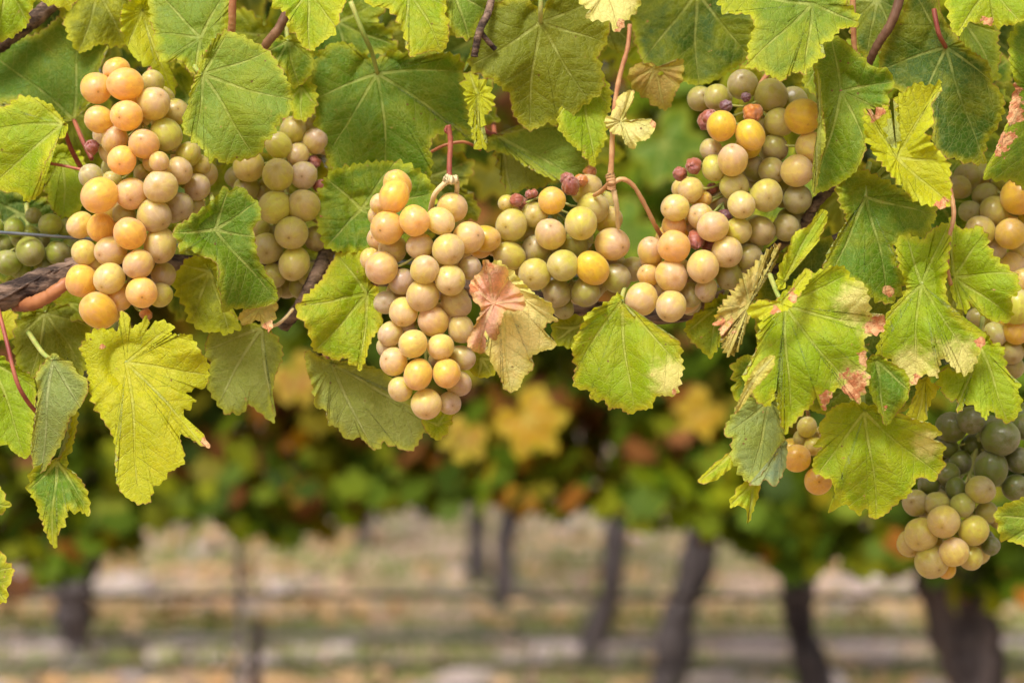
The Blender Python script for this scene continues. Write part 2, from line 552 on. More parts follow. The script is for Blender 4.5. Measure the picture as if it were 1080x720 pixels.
def leaf_mesh(name, J, pts, tilt, cup, wave, fold, seed, dry, amp, per, unp):
    rs = np.random.RandomState(seed)
    J = np.array(J, float)
    Q = outline_teeth(pts, J, amp, per, rs)
    n = len(Q)
    rad = np.linalg.norm(Q - J, axis=1)
    R = np.percentile(rad, 92)
    rings = int(min(34, max(10, rad.max() / 3.0)))
    t = (np.arange(1, rings + 1) / rings) ** 0.9
    G = J + t[:, None, None] * (Q - J)[None]
    G = np.vstack([J[None], G.reshape(-1, 2)])
    tt = np.concatenate([[0], np.repeat(t, n)])
    # main veins: towards the far tips of the lobes
    ang = np.arctan2(Q[:, 1] - J[1], Q[:, 0] - J[0])
    rsm = np.convolve(np.concatenate([rad[-4:], rad, rad[:4]]), np.ones(9) / 9, 'valid')
    veins, used = [], []
    for i in np.argsort(-rsm):
        if rsm[i] < 0.45 * R or len(veins) >= 5:
            break
        if all(abs((ang[i] - x + math.pi) % (2 * math.pi) - math.pi) > math.radians(38) for x in used):
            veins.append(Q[i]); used.append(ang[i])
    w_ = G - J
    ph0 = rs.rand() * 6
    wp = G + 0.028 * R * np.stack([np.sin(w_[:, 1] / R * 4 + ph0), np.sin(w_[:, 0] / R * 4.4 + ph0 * 2)], 1) * np.minimum(1, np.linalg.norm(w_, axis=1) / R * 2)[:, None]
    best = np.full(len(G), 1e9); along = np.zeros(len(G)); side = np.zeros(len(G)); width = np.ones(len(G)); vid = np.zeros(len(G))
    second = np.full(len(G), 1e9); valley = np.zeros(len(G))
    if R < 38:
        veins = veins[:3]
    for k_, vt in enumerate(veins):
        d = vt - J
        Lv = np.linalg.norm(d)
        d /= Lv
        a_ = (wp - J) @ d
        c_ = (wp - J) @ np.array([-d[1], d[0]])
        dist = np.where(a_ < 0, np.hypot(a_, c_), np.where(a_ > Lv, np.hypot(a_ - Lv, c_), np.abs(c_)))
        second = np.minimum(second, np.where(dist < best, best, dist))
        valley = np.maximum(valley, 0) + np.exp(-(dist / (0.13 * R)) ** 2) * (1 - 0.5 * np.clip(a_ / Lv, 0, 1))
        m = dist < best
        best[m] = dist[m]; along[m] = a_[m]; side[m] = np.sign(c_[m]); vid[m] = k_
        width[m] = (1.55 * (1 - np.clip(a_[m] / Lv, 0, 1)) + 0.55)
    spacing = max(8.0, R / 7.0)
    phase = (along - 0.75 * best) / spacing + 0.25 * side + vid * 0.37
    # distance to the margin
    ed = np.empty(len(G))
    for c0 in range(0, len(G), 2000):
        ed[c0:c0 + 2000] = np.sqrt(((G[c0:c0 + 2000, None] - Q[None]) ** 2).sum(-1)).min(1)
    # relief, in px units (+ = away from the camera)
    r = np.linalg.norm(w_, axis=1) / R
    th = np.arctan2(w_[:, 1], w_[:, 0])
    fold = fold * min(1.0, (R / 60.0) ** 1.5)
    z = -(tilt[0] * w_[:, 0] + tilt[1] * w_[:, 1])
    z += cup * R * 0.34 * r ** 2
    k1, k2 = rs.randint(2, 4), rs.randint(5, 8)
    z += wave * R * (0.17 * r ** 2 * np.sin(k1 * th + rs.rand() * 6.3) + (0.055 if R > 45 else 0.02) * np.minimum(r, 1.3) ** 3 * np.sin(k2 * th + rs.rand() * 6.3))
    z += wave * R * 0.055 * np.sin(w_[:, 0] / R * 5 + rs.rand() * 6) * np.sin(w_[:, 1] / R * 5.5 + rs.rand() * 6)
    z += fold * R * 0.105 * np.minimum(valley, 1.3)
    z -= 1.1 * min(1, R / 60) ** 2 * np.abs(np.sin(math.pi * phase)) ** 0.7 * np.clip(best / 6, 0, 1) * np.clip(ed / 4, 0, 1) * np.clip((second - best) / 9, 0, 1)
    z += wave * 3.4 * min(1, R / 70) * np.exp(-np.concatenate([[60], ((1 - t)[:, None] * rsm[None]).ravel()]) / 9.0) * np.sin(th * 9 + 4 * np.sin(th * 3 + seed))
    lim = 34.0
    z = lim * np.tanh(z / lim)
    z = z * (D0 / FPX)
    W = unp(G, z)
    V = W - W[0]
    Fq = []
    ii = np.arange(n)
    jj = (ii + 1) % n
    for q in range(rings - 1):
        b0, b1 = 1 + q * n, 1 + (q + 1) * n
        Fq.append(np.stack([b0 + ii, b1 + ii, b1 + jj, b0 + jj], 1))
    Fq = np.concatenate(Fq)
    Ft = np.stack([np.zeros(n, int), 1 + ii, 1 + jj], 1)
    # make the front face look at the camera (-Y)
    area = 0.5 * np.sum(Q[:, 0] * np.roll(Q[:, 1], -1) - np.roll(Q[:, 0], -1) * Q[:, 1])
    if area > 0:
        Fq = Fq[:, ::-1]; Ft = Ft[:, ::-1]
    me = mesh_from(name, V, Fq, Ft)
    mm = D0 / FPX * 1000
    lc = np.stack([w_[:, 0] * mm + seed * 17.3, w_[:, 1] * mm + seed * 7.7, np.full(len(G), seed * 3.1)], 1)
    at = me.attributes.new('lc', 'FLOAT_VECTOR', 'POINT'); at.data.foreach_set('vector', lc.astype(np.float32).ravel())
    dr = np.zeros(len(G)); bl = np.zeros(len(G))
    for (x, y, rr, *tp) in dry:
        if tp:
            bl = np.maximum(bl, np.clip(1.25 - np.hypot(G[:, 0] - x, G[:, 1] - y) / rr * 0.75, 0, 1))
            continue
        dr = np.maximum(dr, np.clip(1.25 - np.hypot(G[:, 0] - x, G[:, 1] - y) / rr * 0.75, 0, 1))
    for nm, val in (('bl', bl), ('sf', np.clip((second - best) / 7, 0, 1)), ('ed', ed * mm), ('dm', best / width), ('ph', phase), ('dry', dr)):
        at = me.attributes.new(nm, 'FLOAT', 'POINT')
        at.data.foreach_set('value', val.astype(np.float32))
    return me, W[0]


def leaf(label, J, dz, col, yel, pts, tilt=None, cup=None, wave=1.0, fold=1.0, dry=(), amp=2.0, per=7.5, under=False,
         pet=None, petm=None, cat='leaf', name='grape_leaf', seed=None):
    LEAF_N[0] += 1
    seed = seed or (LEAF_N[0] * 13 + 5)
    rs = np.random.RandomState(seed + 1000)
    if tilt is None:
        tilt = (rs.uniform(-0.3, 0.3), rs.uniform(0.10, 0.55))
    if cup is None:
        cup = rs.uniform(0.15, 0.8)
    dzm = dz / 1000.0

    def unp(G, z):
        D = D0 + dzm + z
        return np.stack([(G[:, 0] - 540) / FPX * D, D, CAMH - (G[:, 1] - 360) / FPX * D], 1)
    me, org = leaf_mesh(name, J, pts, tilt, cup, wave, fold, seed, dry, amp, per, unp)
    o = obj(name, me, M_UNDER if under else M_LEAF, None, org)
    o.color = (*PAL[col], yel)
    tag(o, label, cat, 'leaves on the near vine')
    if pet is not False:
        c = np.mean(np.array(pts, float), 0)
        d = np.array(J, float) - c
        d = d / (np.linalg.norm(d) + 1e-6)
        if pet is None:
            pet = [(J[0] + d[0] * 12, J[1] + d[1] * 12, dz + 14), (J[0] + d[0] * 22 + 4, J[1] + d[1] * 22 - 10, dz + 38)]
        jo = org[1] - (D0 + dzm)
        path = [org + np.array([0, 0.0006, 0])] + [P3(x, y, z_ / 1000 + max(jo, 0.0)) for x, y, z_ in pet]
        path = [p - org for p in path]
        tubes('petiole', [smooth_tube(path, 0.0011, 0.0013, 12, 8)], petm or (M_PET_R if rs.rand() < 0.4 else M_PET_G), o)
    return o


# ================================================================== SETTING
def ground():
    nx, ny = 90, 120
    xs = np.concatenate([[-600, -200, -60], np.linspace(-12, 12, nx), [60, 200, 600]])
    ys = np.concatenate([[-300, -40], np.linspace(-3, 22, ny), [40, 90, 250, 900]])
    X, Y = np.meshgrid(xs, ys)
    Z = 0.012 * np.sin(X * 3.1 + Y) * np.sin(Y * 2.3) + 0.008 * np.sin(X * 9.7) * np.sin(Y * 7.1)
    # beyond the far rows the land lifts a little
    Z = Z + np.where(Y > 13, (Y - 13) * 0.02, 0)
    V = np.stack([X.ravel(), Y.ravel(), Z.ravel()], 1)
    c = len(xs)
    Q = [(j * c + i, j * c + i + 1, (j + 1) * c + i + 1, (j + 1) * c + i) for j in range(len(ys) - 1) for i in range(c - 1)]
    o = obj('ground', mesh_from('ground', V, Q), ground_material())
    tag(o, kind='structure')


ground()


def stones():
    rs = np.random.RandomState(3)
    bm_V, bm_Q, off = [], [], 0
    import bmesh
    b = bmesh.new()
    bmesh.ops.create_icosphere(b, subdivisions=2, radius=1)
    base = np.array([v.co[:] for v in b.verts]); tri = np.array([[v.index for v in f.verts] for f in b.faces])
    b.free()
    Vs, Ts = [], []
    bands = [(5.70, 0.22), (5.0, 0.2), (7.3, 0.22), (8.5, 0.4), (9.6, 0.5), (6.5, 0.12)]
    cl = [(rs.uniform(-1, 1), bands[rs.choice(len(bands), p=[.27, .15, .16, .18, .14, .10])]) for _ in range(90)]
    for i in range(760):
        u_, (yb, ws) = cl[rs.randint(len(cl))]
        y = yb + rs.randn() * ws * 0.6
        x = u_ * 0.6 * yb + rs.randn() * 0.10
        s = abs(rs.randn()) * 0.022 + 0.018
        sc = np.array([s * rs.uniform(1, 2.0), s * rs.uniform(0.8, 1.3), s * rs.uniform(0.35, 0.7)])
        th = rs.rand() * 6.28
        v = base * (1 + 0.12 * rs.randn(len(base), 1)) * sc
        Rz = np.array([[math.cos(th), -math.sin(th), 0], [math.sin(th), math.cos(th), 0], [0, 0, 1]])
        v = v @ Rz.T + np.array([x, y, s * 0.15])
        Vs.append(v); Ts.append(tri + off); off += len(base)
    o = obj('stones', mesh_from('stones', np.concatenate(Vs), None, np.concatenate(Ts)), M_STONE)
    tag(o, 'pale grey and pinkish stones lying in strips on the vineyard soil', 'stones', kind='stuff')


stones()


def grass():
    rs = np.random.RandomState(5)
    N = 21000
    bands = [(6.12, 0.16), (5.35, 0.14), (6.9, 0.25), (8.0, 0.30), (9.3, 0.5), (10.8, 0.8), (4.6, 0.2)]
    pick = rs.choice(len(bands), N, p=[.22, .14, .10, .20, .16, .10, .08])
    by = np.array([b_[0] for b_ in bands])[pick]; bw = np.array([b_[1] for b_ in bands])[pick]
    tx = rs.uniform(-3.6, 3.6, N); tx = tx * by / 6 + 0.0
    y = by + rs.randn(N) * bw + 0.12 * np.sin(tx * 2.3 + by * 3) + 0.07 * np.sin(tx * 5.1)
    h = 0.035 + 0.05 * rs.rand(N); wd = 0.004 + 0.004 * rs.rand(N)
    th = rs.rand(N) * 6.28; lean = rs.randn(N, 2) * 0.03
    b0 = np.stack([tx - wd * np.cos(th), y - wd * np.sin(th), np.zeros(N)], 1)
    b1 = np.stack([tx + wd * np.cos(th), y + wd * np.sin(th), np.zeros(N)], 1)
    tp = np.stack([tx + lean[:, 0], y + lean[:, 1], h], 1)
    V = np.concatenate([b0, b1, tp]); ii = np.arange(N)
    o = obj('grass', mesh_from('grass', V, None, np.stack([ii, ii + N, ii + 2 * N], 1)), M_GRASS)
    tag(o, 'short dry green grass growing in strips between the vine rows', 'grass', kind='stuff')


grass()


# ---- small leaf template for leafy masses
def small_leaf():
    ctrl = [(0, 1.0), (14, 0.86), (24, 0.68), (34, 0.80), (50, 0.93), (64, 0.78), (78, 0.60), (92, 0.68), (112, 0.76), (135, 0.62), (155, 0.5), (176, 0.18)]
    an = [math.radians(a_) for a_, _ in ctrl]
    pts = [(r_ * math.sin(a_), -r_ * math.cos(a_)) for a_, (_, r_) in zip(an, ctrl)]
    pts = pts + [(-x, y) for x, y in reversed(pts[1:])]
    V = [(0, 0, 0)]
    T, Q = [], []
    n = len(pts)
    for f in (0.55, 1.0):
        for x, y in pts:
            x, y = x * f * 0.5, y * f * 0.5
            V.append((x, y, -0.10 * (x * x + y * y) * 2 + 0.10 * abs(x) - 0.05 * (y * y)))
    for i in range(n):
        j = (i + 1) % n
        T.append((0, 1 + i, 1 + j)); Q.append((1 + i, 1 + n + i, 1 + n + j, 1 + j))
    return np.array(V), np.array(Q), np.array(T)


SLV, SLQ, SLT = small_leaf()
GREENS = [(0.050, 0.082, 0.003), (0.075, 0.118, 0.004), (0.032, 0.056, 0.003), (0.110, 0.145, 0.004), (0.165, 0.180, 0.005)]
WARMS = [(0.26, 0.10, 0.015), (0.34, 0.17, 0.012), (0.24, 0.19, 0.008), (0.16, 0.06, 0.015), (0.16, 0.14, 0.006), (0.12, 0.045, 0.012)]


def leaf_mass(name, pos, size, warm, rs, parent=None, facing=0.8, bright=1.0):
    n = len(pos)
    k_ = len(SLV)
    V = np.empty((n, k_, 3)); C = np.empty((n, 3))
    for i in range(n):
        el = math.radians(rs.normal(-10, 35)); az = rs.normal(0, 0.9)
        nrm = Vector((math.sin(az), -math.cos(az) * facing, math.sin(math.radians(25) - el * 0.4) + 0.2)).normalized()
        down = Vector((rs.normal(0, 0.5), rs.normal(0, 0.3), 1.0))
        up = (down - nrm * down.dot(nrm)).normalized()
        x = up.cross(nrm)
        M = np.array([x, up, nrm]).T
        s = size * rs.uniform(0.65, 1.25)
        b_ = SLV.copy(); b_[:, 2] *= rs.uniform(-0.5, 2.2)
        V[i] = (b_ * s) @ M.T + pos[i]
        base = WARMS[rs.randint(len(WARMS))] if rs.rand() < warm[i] else GREENS[rs.randint(len(GREENS))]
        C[i] = np.array(base) * rs.uniform(0.75, 1.25) * bright
    off = (np.arange(n) * k_)[:, None, None]
    me = mesh_from(name, V.reshape(-1, 3), (SLQ[None] + off).reshape(-1, 4), (SLT[None] + off).reshape(-1, 3))
    at = me.attributes.new('leafcol', 'FLOAT_COLOR', 'POINT')
    cc = np.repeat(np.concatenate([C, np.ones((n, 1))], 1), k_, 0)
    at.data.foreach_set('color', cc.astype(np.float32).ravel())
    return obj(name, me, M_MASS, parent)


def trunk_specs(base, top, r0, r1, seed, bend=0.010, arm=0.4):
    rs = np.random.RandomState(seed)
    pts = [np.array(base) + (np.array(top) - np.array(base)) * t + np.array([rs.randn() * bend, rs.randn() * bend, 0]) * (0 < t < 1) for t in np.linspace(0, 1, 7)]
    path = catmull(pts, 40)
    f = np.linspace(0, 1, len(path))
    rad = r0 + (r1 - r0) * f
    rad *= 1 + 0.10 * np.sin(f * 19 + seed) + 0.06 * rs.randn(len(path))
    rad[-6:] *= 1.25
    specs = [(path, rad, 14, 0.10)]
    if arm:
        for sgn in (-1, 1):
            p = [np.array(top) - np.array([0, 0, 0.05]), np.array(top) + np.array([sgn * arm * 0.3, 0, 0.06]), np.array(top) + np.array([sgn * arm, rs.randn() * 0.03, 0.09])]
            pa = catmull(p, 14)
            specs.append((pa, np.linspace(r1 * 0.9, r1 * 0.4, len(pa)), 10, 0.08))
    return specs


def bottom_y2(px):      # lower edge (photo px) of the second row's leaves
    xs = [-400, 0, 60, 120, 160, 200, 240, 330, 360, 385, 480, 560, 700, 745, 780, 830, 880, 960, 1040, 1090, 1500]
    ys = [580, 600, 596, 586, 546, 538, 552, 556, 572, 530, 522, 530, 536, 556, 562, 598, 576, 602, 620, 608, 596]
    return np.interp(px, xs, ys)


def bg_vine(px, D, label, r0=0.035, r1=0.03, top_h=0.62, lean=0.0, nleaf=700, xr=0.75, seed=1, warmth=0.18, hmax=1.95, low=None, arm=0.4, bright=1.0, clumps=(), thick=0.28):
    rs = np.random.RandomState(seed)
    X = (px - 540) / FPX * D
    root = bpy.data.objects.new('grapevine', None)
    COL.objects.link(root)
    root.location = (X, D, 0)
    tag(root, label, 'vine', 'vines of the rows behind')
    tubes('trunk', trunk_specs((0, 0, -0.02), (lean, 0, top_h), r0, r1, seed, arm=arm), M_TRUNK, root)
    x = rs.uniform(-xr, xr, nleaf)
    y = rs.randn(nleaf) * thick * 0.5
    if low is None:
        lowh = 0.62 + 0.06 * np.sin((x + X) * 7)
    else:
        pxx = 540 + (x + X) / (D) * FPX
        lowh = CAMH - (low(pxx) - 360) / FPX * D
    z = lowh + (hmax - lowh) * rs.rand(nleaf) ** 1.25 + 0.035 * np.abs(rs.randn(nleaf)) - 0.01
    pos = np.stack([x, y, z], 1)
    warm = np.full(nleaf, warmth)
    pxx = 540 + (x + X) / (D + y) * FPX; pyy = 360 - (z - CAMH) / (D + y) * FPX
    for (cx, cy, rx, ry, wv) in clumps:
        m = ((pxx - cx) / rx) ** 2 + ((pyy - cy) / ry) ** 2 < 1
        warm[m] = wv
    leaf_mass('foliage', pos, 0.068, warm, rs, root, bright=bright)
    return root


CL = [(320, 425, 60, 50, 0.7), (560, 440, 70, 50, 0.7), (480, 480, 60, 35, 0.6), (230, 480, 60, 30, 0.45), (740, 430, 40, 40, 0.7), (60, 470, 25, 30, 0.3), (640, 460, 50, 40, .35)]
R2 = 3.3
bg_vine(1042, 3.0, 'thick gnarled trunk vine with dark grey bark under the hanging bunch', 0.052, 0.046, 0.60, lean=-0.035, arm=0.2, bright=1.5, nleaf=5500, xr=0.55, seed=11, warmth=0.10, low=bottom_y2, clumps=CL)
bg_vine(284, R2, 'vine on a thin blurred trunk rising amid pale stony ground', 0.010, 0.007, 0.44, lean=-0.02, arm=0.0, bright=1.1, nleaf=11000, xr=0.98, seed=12, warmth=0.2, low=bottom_y2, clumps=CL)

# trunks seen beyond the second row
bg_vine(868, 4.2, 'upright dark vine trunk between the leaning trunk and the thickest one', 0.034, 0.036, 0.66, lean=-0.10, bright=1.8, nleaf=700, xr=0.5, seed=21, warmth=0.12)
bg_vine(690, 4.9, 'leaning dark vine trunk with a swollen knot near its foot', 0.046, 0.040, 0.66, lean=0.17, nleaf=600, xr=0.6, seed=22, warmth=0.3)
bg_vine(620, 5.5, 'narrow dark vine trunk with a knot halfway up, leaning slightly', 0.034, 0.032, 0.64, lean=0.15, nleaf=600, xr=0.6, seed=23, warmth=0.3)
bg_vine(531, 6.7, 'thin dark far trunk, nearer one of the close pair', 0.034, 0.034, 0.66, lean=0.03, nleaf=500, xr=0.6, seed=24, warmth=0.3)
bg_vine(505, 7.5, 'thin grey far trunk, farther one of the close pair', 0.038, 0.036, 0.66, lean=0.0, nleaf=500, xr=0.6, seed=25, warmth=0.3)
bg_vine(78, 5.5, 'vine trunk swelling to a broad dark head above a narrow foot', 0.018, 0.105, 0.42, nleaf=800, xr=0.8, seed=26, warmth=0.25)
bg_vine(445, 10.0, 'faint grey distant vine trunk standing apart among far rows', 0.03, 0.035, 0.66, nleaf=500, xr=0.8, seed=27, warmth=0.3)
bg_vine(385, 8.6, 'distant vine trunk with dark reddish low shoots', 0.035, 0.05, 0.60, nleaf=500, xr=0.7, seed=28, warmth=0.3)
for i, (px, D, lab) in enumerate([(-40, 9.3, 'far vine at the left end of the distant row'), (190, 9.6, 'far vine above the pale stones between two nearer trunks'), (780, 9.2, 'far vine seen between the leaning and upright trunks'), (940, 9.5, 'far vine seen just left of the thickest trunk'), (1100, 9.8, 'far vine at the right end of the distant row')]):
    bg_vine(px, D, lab, 0.03, 0.035, 0.66, nleaf=600, xr=0.8, seed=40 + i, warmth=0.3)
# the leafy row that closes the view: rows farther on
def far_rows():
    rs = np.random.RandomState(77)
    n = 8500
    y = rs.choice([11.8, 14.2, 16.6], n) + rs.randn(n) * 0.2
    x = rs.uniform(-0.85, 0.85, n) * y
    z = 0.6 + 1.5 * rs.rand(n) ** 1.1 + np.where(y > 13, (y - 13) * 0.02, 0)
    o = leaf_mass('far_vine_rows', np.stack([x, y, z], 1), 0.17, np.full(n, 0.3), rs)
    tag(o, 'distant vine rows merging into one green and yellow mass', 'vine rows', kind='stuff')


far_rows()

# drip tubes and stake
def line_thing(name, label, cat, y, h, r, sag, mat, group=None, x0=-4, x1=4, slope=0.0):
    xs = np.linspace(x0, x1, 41)
    path = np.stack([xs, np.full_like(xs, y) + slope * xs, h - sag * np.abs(np.sin(xs * math.pi / 1.6 + 0.6))], 1)
    org = path[0].copy()
    o = tubes(name, [(path, np.full(len(xs), r), 8, 0.0)], mat, None, origin=org)
    o.location = org
    tag(o, label, cat, group)
    return o


line_thing('drip_tube', 'black drip irrigation tube running low across the second row', 'drip tube', 3.35, 0.474, 0.0048, 0.004, M_TUBE, 'drip tubes along the rows')
line_thing('drip_tube', 'thinner blurred drip tube just below the higher one', 'drip tube', 5.6, 0.075, 0.010, 0.01, M_TUBE, 'drip tubes along the rows')
line_thing('drip_tube', 'lowest dark drip tube near the photo\'s bottom edge', 'drip tube', 4.3, 0.205, 0.007, 0.006, M_TUBE, 'drip tubes along the rows')

st = bpy.data.objects.new('vine_stake', None)
COL.objects.link(st)
X = (268 - 540) / FPX * 3.36
st.location = (X - 0.01, 3.38, 0)
tag(st, 'thin steel stake beside the thin blurred trunk', 'stake')
tubes('post', [(np.array([(0.0, 0, -0.05), (-0.018, 0, 0.5), (-0.05, 0, 1.3)]), np.array([0.006, 0.006, 0.006]), 8, 0.0)], M_STAKE, st)


def litter():
    rs = np.random.RandomState(9)
    n = 1300
    yb = rs.choice([6.45, 6.45, 7.6, 5.0, 8.8], n); y = yb + rs.randn(n) * 0.16
    cc = rs.uniform(-0.6, 0.6, 40)
    x = (cc[rs.randint(40, size=n)] + rs.randn(n) * 0.03) * y
    k_ = len(SLV); V = np.empty((n, k_, 3))
    for i in range(n):
        M = np.array(Euler((rs.randn() * 0.4, rs.randn() * 0.4, rs.rand() * 6.3)).to_matrix())
        V[i] = (SLV * rs.uniform(0.06, 0.11)) @ M.T + (x[i], y[i], 0.02 + rs.rand() * 0.02)
    off = (np.arange(n) * k_)[:, None, None]
    o = obj('fallen_leaves', mesh_from('fallen_leaves', V.reshape(-1, 3), (SLQ[None] + off).reshape(-1, 4), (SLT[None] + off).reshape(-1, 3)), M_LITTER)
    tag(o, 'orange and tan fallen leaves lying in a strip on the ground', 'leaf litter', kind='stuff')


litter()


# ================================================================== NEAR VINE (wood and the shaded leaves behind)
near = bpy.data.objects.new('grapevine', None)
COL.objects.link(near)
near.location = P3(-60, 300, 0.06)
tag(near, 'near vine whose canes and leaves fill the upper half, carrying the ripe bunches', 'vine')
NO = np.array(near.location)


def cane(name, pts, r0, r1, mat, sides=12, rough=0.06, wob=0.05, n=40, seed=1):
    return tubes(name, [smooth_tube([P3(x, y, z / 1000) - NO for x, y, z in pts], r0, r1, n, sides, rough, wob, seed)], mat, near)


def bark_cane(name, pts, r0, r1, seed=3):
    """rough cane wrapped in loose strips of bark"""
    base = [P3(x, y, z / 1000) - NO for x, y, z in pts]
    sp = [smooth_tube(base, r0, r1, 60, 16, 0.10, 0.07, seed)]
    rs = np.random.RandomState(seed)
    core = catmull(base, 40)
    for i in range(26):
        a0 = rs.randint(0, len(core) - 12); a1 = a0 + rs.randint(6, 12)
        th = rs.rand() * 6.28
        f = np.linspace(r0, r1, len(core))[a0:a1, None] * rs.uniform(0.95, 1.08)
        tw = th + np.linspace(0, rs.randn() * 0.7, a1 - a0)
        offv = np.stack([np.zeros(a1 - a0), -np.cos(tw), np.sin(tw)], 1)
        sp.append((core[a0:a1] + offv * f, np.full(a1 - a0, r0 * rs.uniform(0.08, 0.22)), 5, 0.15))
    return tubes(name, sp, M_BARK, near)


bark_cane('bark_cane', [(-60, 330, 35), (0, 314, 32), (40, 300, 34), (80, 286, 42), (140, 280, 60), (230, 285, 85), (340, 285, 95), (480, 300, 90), (620, 330, 80), (740, 325, 70), (820, 285, 60), (900, 250, 80)], 0.0068, 0.0050)
cane('smooth_cane', [(18, 322, 38), (34, 320, 27), (52, 312, 23), (70, 299, 24), (95, 292, 40)], 0.0036, 0.0030, M_CANE)
cane('shoot', [(-20, 60, 60), (15, 35, 62), (50, 8, 64), (75, -30, 66)], 0.0045, 0.004, M_BARK)
cane('shoot', [(244, 36, 26), (245, 15, 20), (246, -30, 14)], 0.0019, 0.0019, M_STALK)
cane('shoot', [(268, 66, 50), (282, 45, 40), (297, 25, 38), (315, -20, 40)], 0.0020, 0.0026, M_SHOOT)
cane('shoot', [(500, 60, 30), (506, 32, 28), (516, 10, 34), (522, -30, 40)], 0.0018, 0.0020, M_BARK)
cane('shoot', [(522, 52, 34), (510, 38, 30), (506, 30, 28)], 0.0013, 0.0013, M_BARK)
cane('shoot', [(902, 66, 24), (900, 30, 20), (899, -20, 16)], 0.0013, 0.0015, M_STALK)
cane('shoot', [(915, 70, 40), (925, 48, 34), (942, 20, 30), (955, -25, 30)], 0.0020, 0.0026, M_SHOOT)
cane('shoot', [(885, 190, 30), (862, 212, 26), (850, 232, 30), (826, 255, 45), (803, 275, 60)], 0.0026, 0.0030, M_BARK)
cane('shoot', [(1001, 195, 8), (1006, 225, 2), (1001, 250, -2), (999, 280, 4), (1003, 300, 10)], 0.0012, 0.0010, M_STALK)
cane('shoot', [(298, 345, 60), (318, 320, 50), (332, 292, 48), (346, 264, 60)], 0.0030, 0.0036, M_BARK)
cane('tendril', [(280, 342, 30), (290, 343, 26), (300, 336, 26), (309, 326, 34)], 0.0009, 0.0007, M_CREAM)
cane('shoot', [(1012, 60, 55), (1040, 30, 55), (1062, -10, 60)], 0.0022, 0.0026, M_SHOOT)
cane('tendril', [(455, 160, 30), (470, 153, 26), (490, 150, 26), (507, 158, 34)], 0.0008, 0.0008, M_CANE)


def generic_outline(cx, cy, R, ang, rs):
    ctrl = [(0, 1.0), (13, 0.86), (25, 0.66), (36, 0.80), (50, 0.92), (64, 0.78), (80, 0.58), (94, 0.68), (112, 0.76), (135, 0.64), (155, 0.52), (172, 0.2)]
    pts = []
    for sgn in (1, -1):
        seq = ctrl if sgn == 1 else list(reversed(ctrl[1:]))
        for a_, r_ in seq:
            t = math.radians(sgn * a_) + ang
            q = R * r_ * rs.uniform(0.9, 1.1)
            pts.append((cx + q * math.sin(t), cy + q * math.cos(t)))
    return pts


def inner_leaves():
    rs = np.random.RandomState(21)
    n = 0
    cols = ['deep', 'green', 'deep', 'green', 'olive', 'lime', 'frost']
    for layer, (z0, z1, step) in enumerate([(85, 120, 92), (150, 230, 96), (260, 330, 110)]):
        for gx in np.arange(-90, 1200, step):
            for gy in np.arange(-60, 400, step * 0.9):
                x = gx + rs.uniform(-30, 30); y = gy + rs.uniform(-25, 25)
                if y > 330 - (40 if layer else 0):
                    continue
                if 600 < x < 770 and y > 55:
                    continue
                if 470 < x < 575 and 105 < y < 270:
                    continue
                if y > 190 and not (x < 330 or x > 740) :
                    continue
                R = rs.uniform(52, 78)
                me_args = dict(tilt=(rs.uniform(-0.4, 0.4), rs.uniform(0, 0.6)), cup=rs.uniform(0.2, 0.9), wave=1.0, fold=1.0, seed=300 + n, dry=(), amp=2.4, per=9)
                dzm = rs.uniform(z0, z1) / 1000

                def unp(G, z):
                    D = D0 + dzm + z
                    return np.stack([(G[:, 0] - 540) / FPX * D, D, CAMH - (G[:, 1] - 360) / FPX * D], 1)
                me, org = leaf_mesh('leaf', (x, y), generic_outline(x, y, R, rs.normal(0, 0.7), rs), unp=unp, **me_args)
                o = obj('leaf', me, M_LEAF, near, org - NO)
                c = np.array(PAL[cols[rs.randint(len(cols))]]) * rs.uniform(0.75, 1.1)
                o.color = (*c, rs.uniform(0, 0.7))
                n += 1
    return n


inner_leaves()


def canopy():  # vine's own leaves overhead, added to block sky light from the fruit
    rs = np.random.RandomState(88)
    n = 520
    x = rs.uniform(-0.75, 0.75, n); y = rs.uniform(D0 - 0.02, D0 + 0.42, n); z = CAMH + 0.20 + 0.6 * rs.rand(n)
    leaf_mass('foliage', np.stack([x, y, z], 1) - NO, 0.085, np.full(n, 0.08), rs, near)


canopy()

def far_leaf(label, cx, cy, Rpx, ang, D, col, yel=0.35):
    rs = np.random.RandomState(int(cx))
    leaf(label, (cx, cy), (D - D0) * 1000, col, yel, generic_outline(cx, cy, Rpx, ang, rs), tilt=(rs.uniform(-.3, .3), .3), amp=1.5, per=9, pet=False)


far_leaf('blurred golden leaf hanging behind, below the pale curled leaf', 555, 440, 48, 0.75, 2.5, 'gold', 0.1)
far_leaf('blurred pale green leaf in the window between central and middle bunches', 518, 182, 34, 0.5, 1.45, 'pale')
far_leaf('blurred mid green leaf in the window between tan stalk and tall bunch', 700, 150, 52, 0.6, 2.0, 'green', 0.0)
far_leaf('blurred dim green leaf lower in the window under the tan stalk fork', 668, 238, 40, -0.9, 2.1, 'green', 0.0)
far_leaf('blurred rust leaf drooping behind the tip of the central bunch', 492, 458, 32, -0.3, 2.5, 'rust')
far_leaf('blurred orange-brown leaf between the two pale undersides', 310, 395, 36, 0.5, 2.7, 'rust')
far_leaf('blurred amber leaf in the gap left of the large scorched leaf', 742, 432, 34, -0.8, 2.6, 'gold', 0.0)

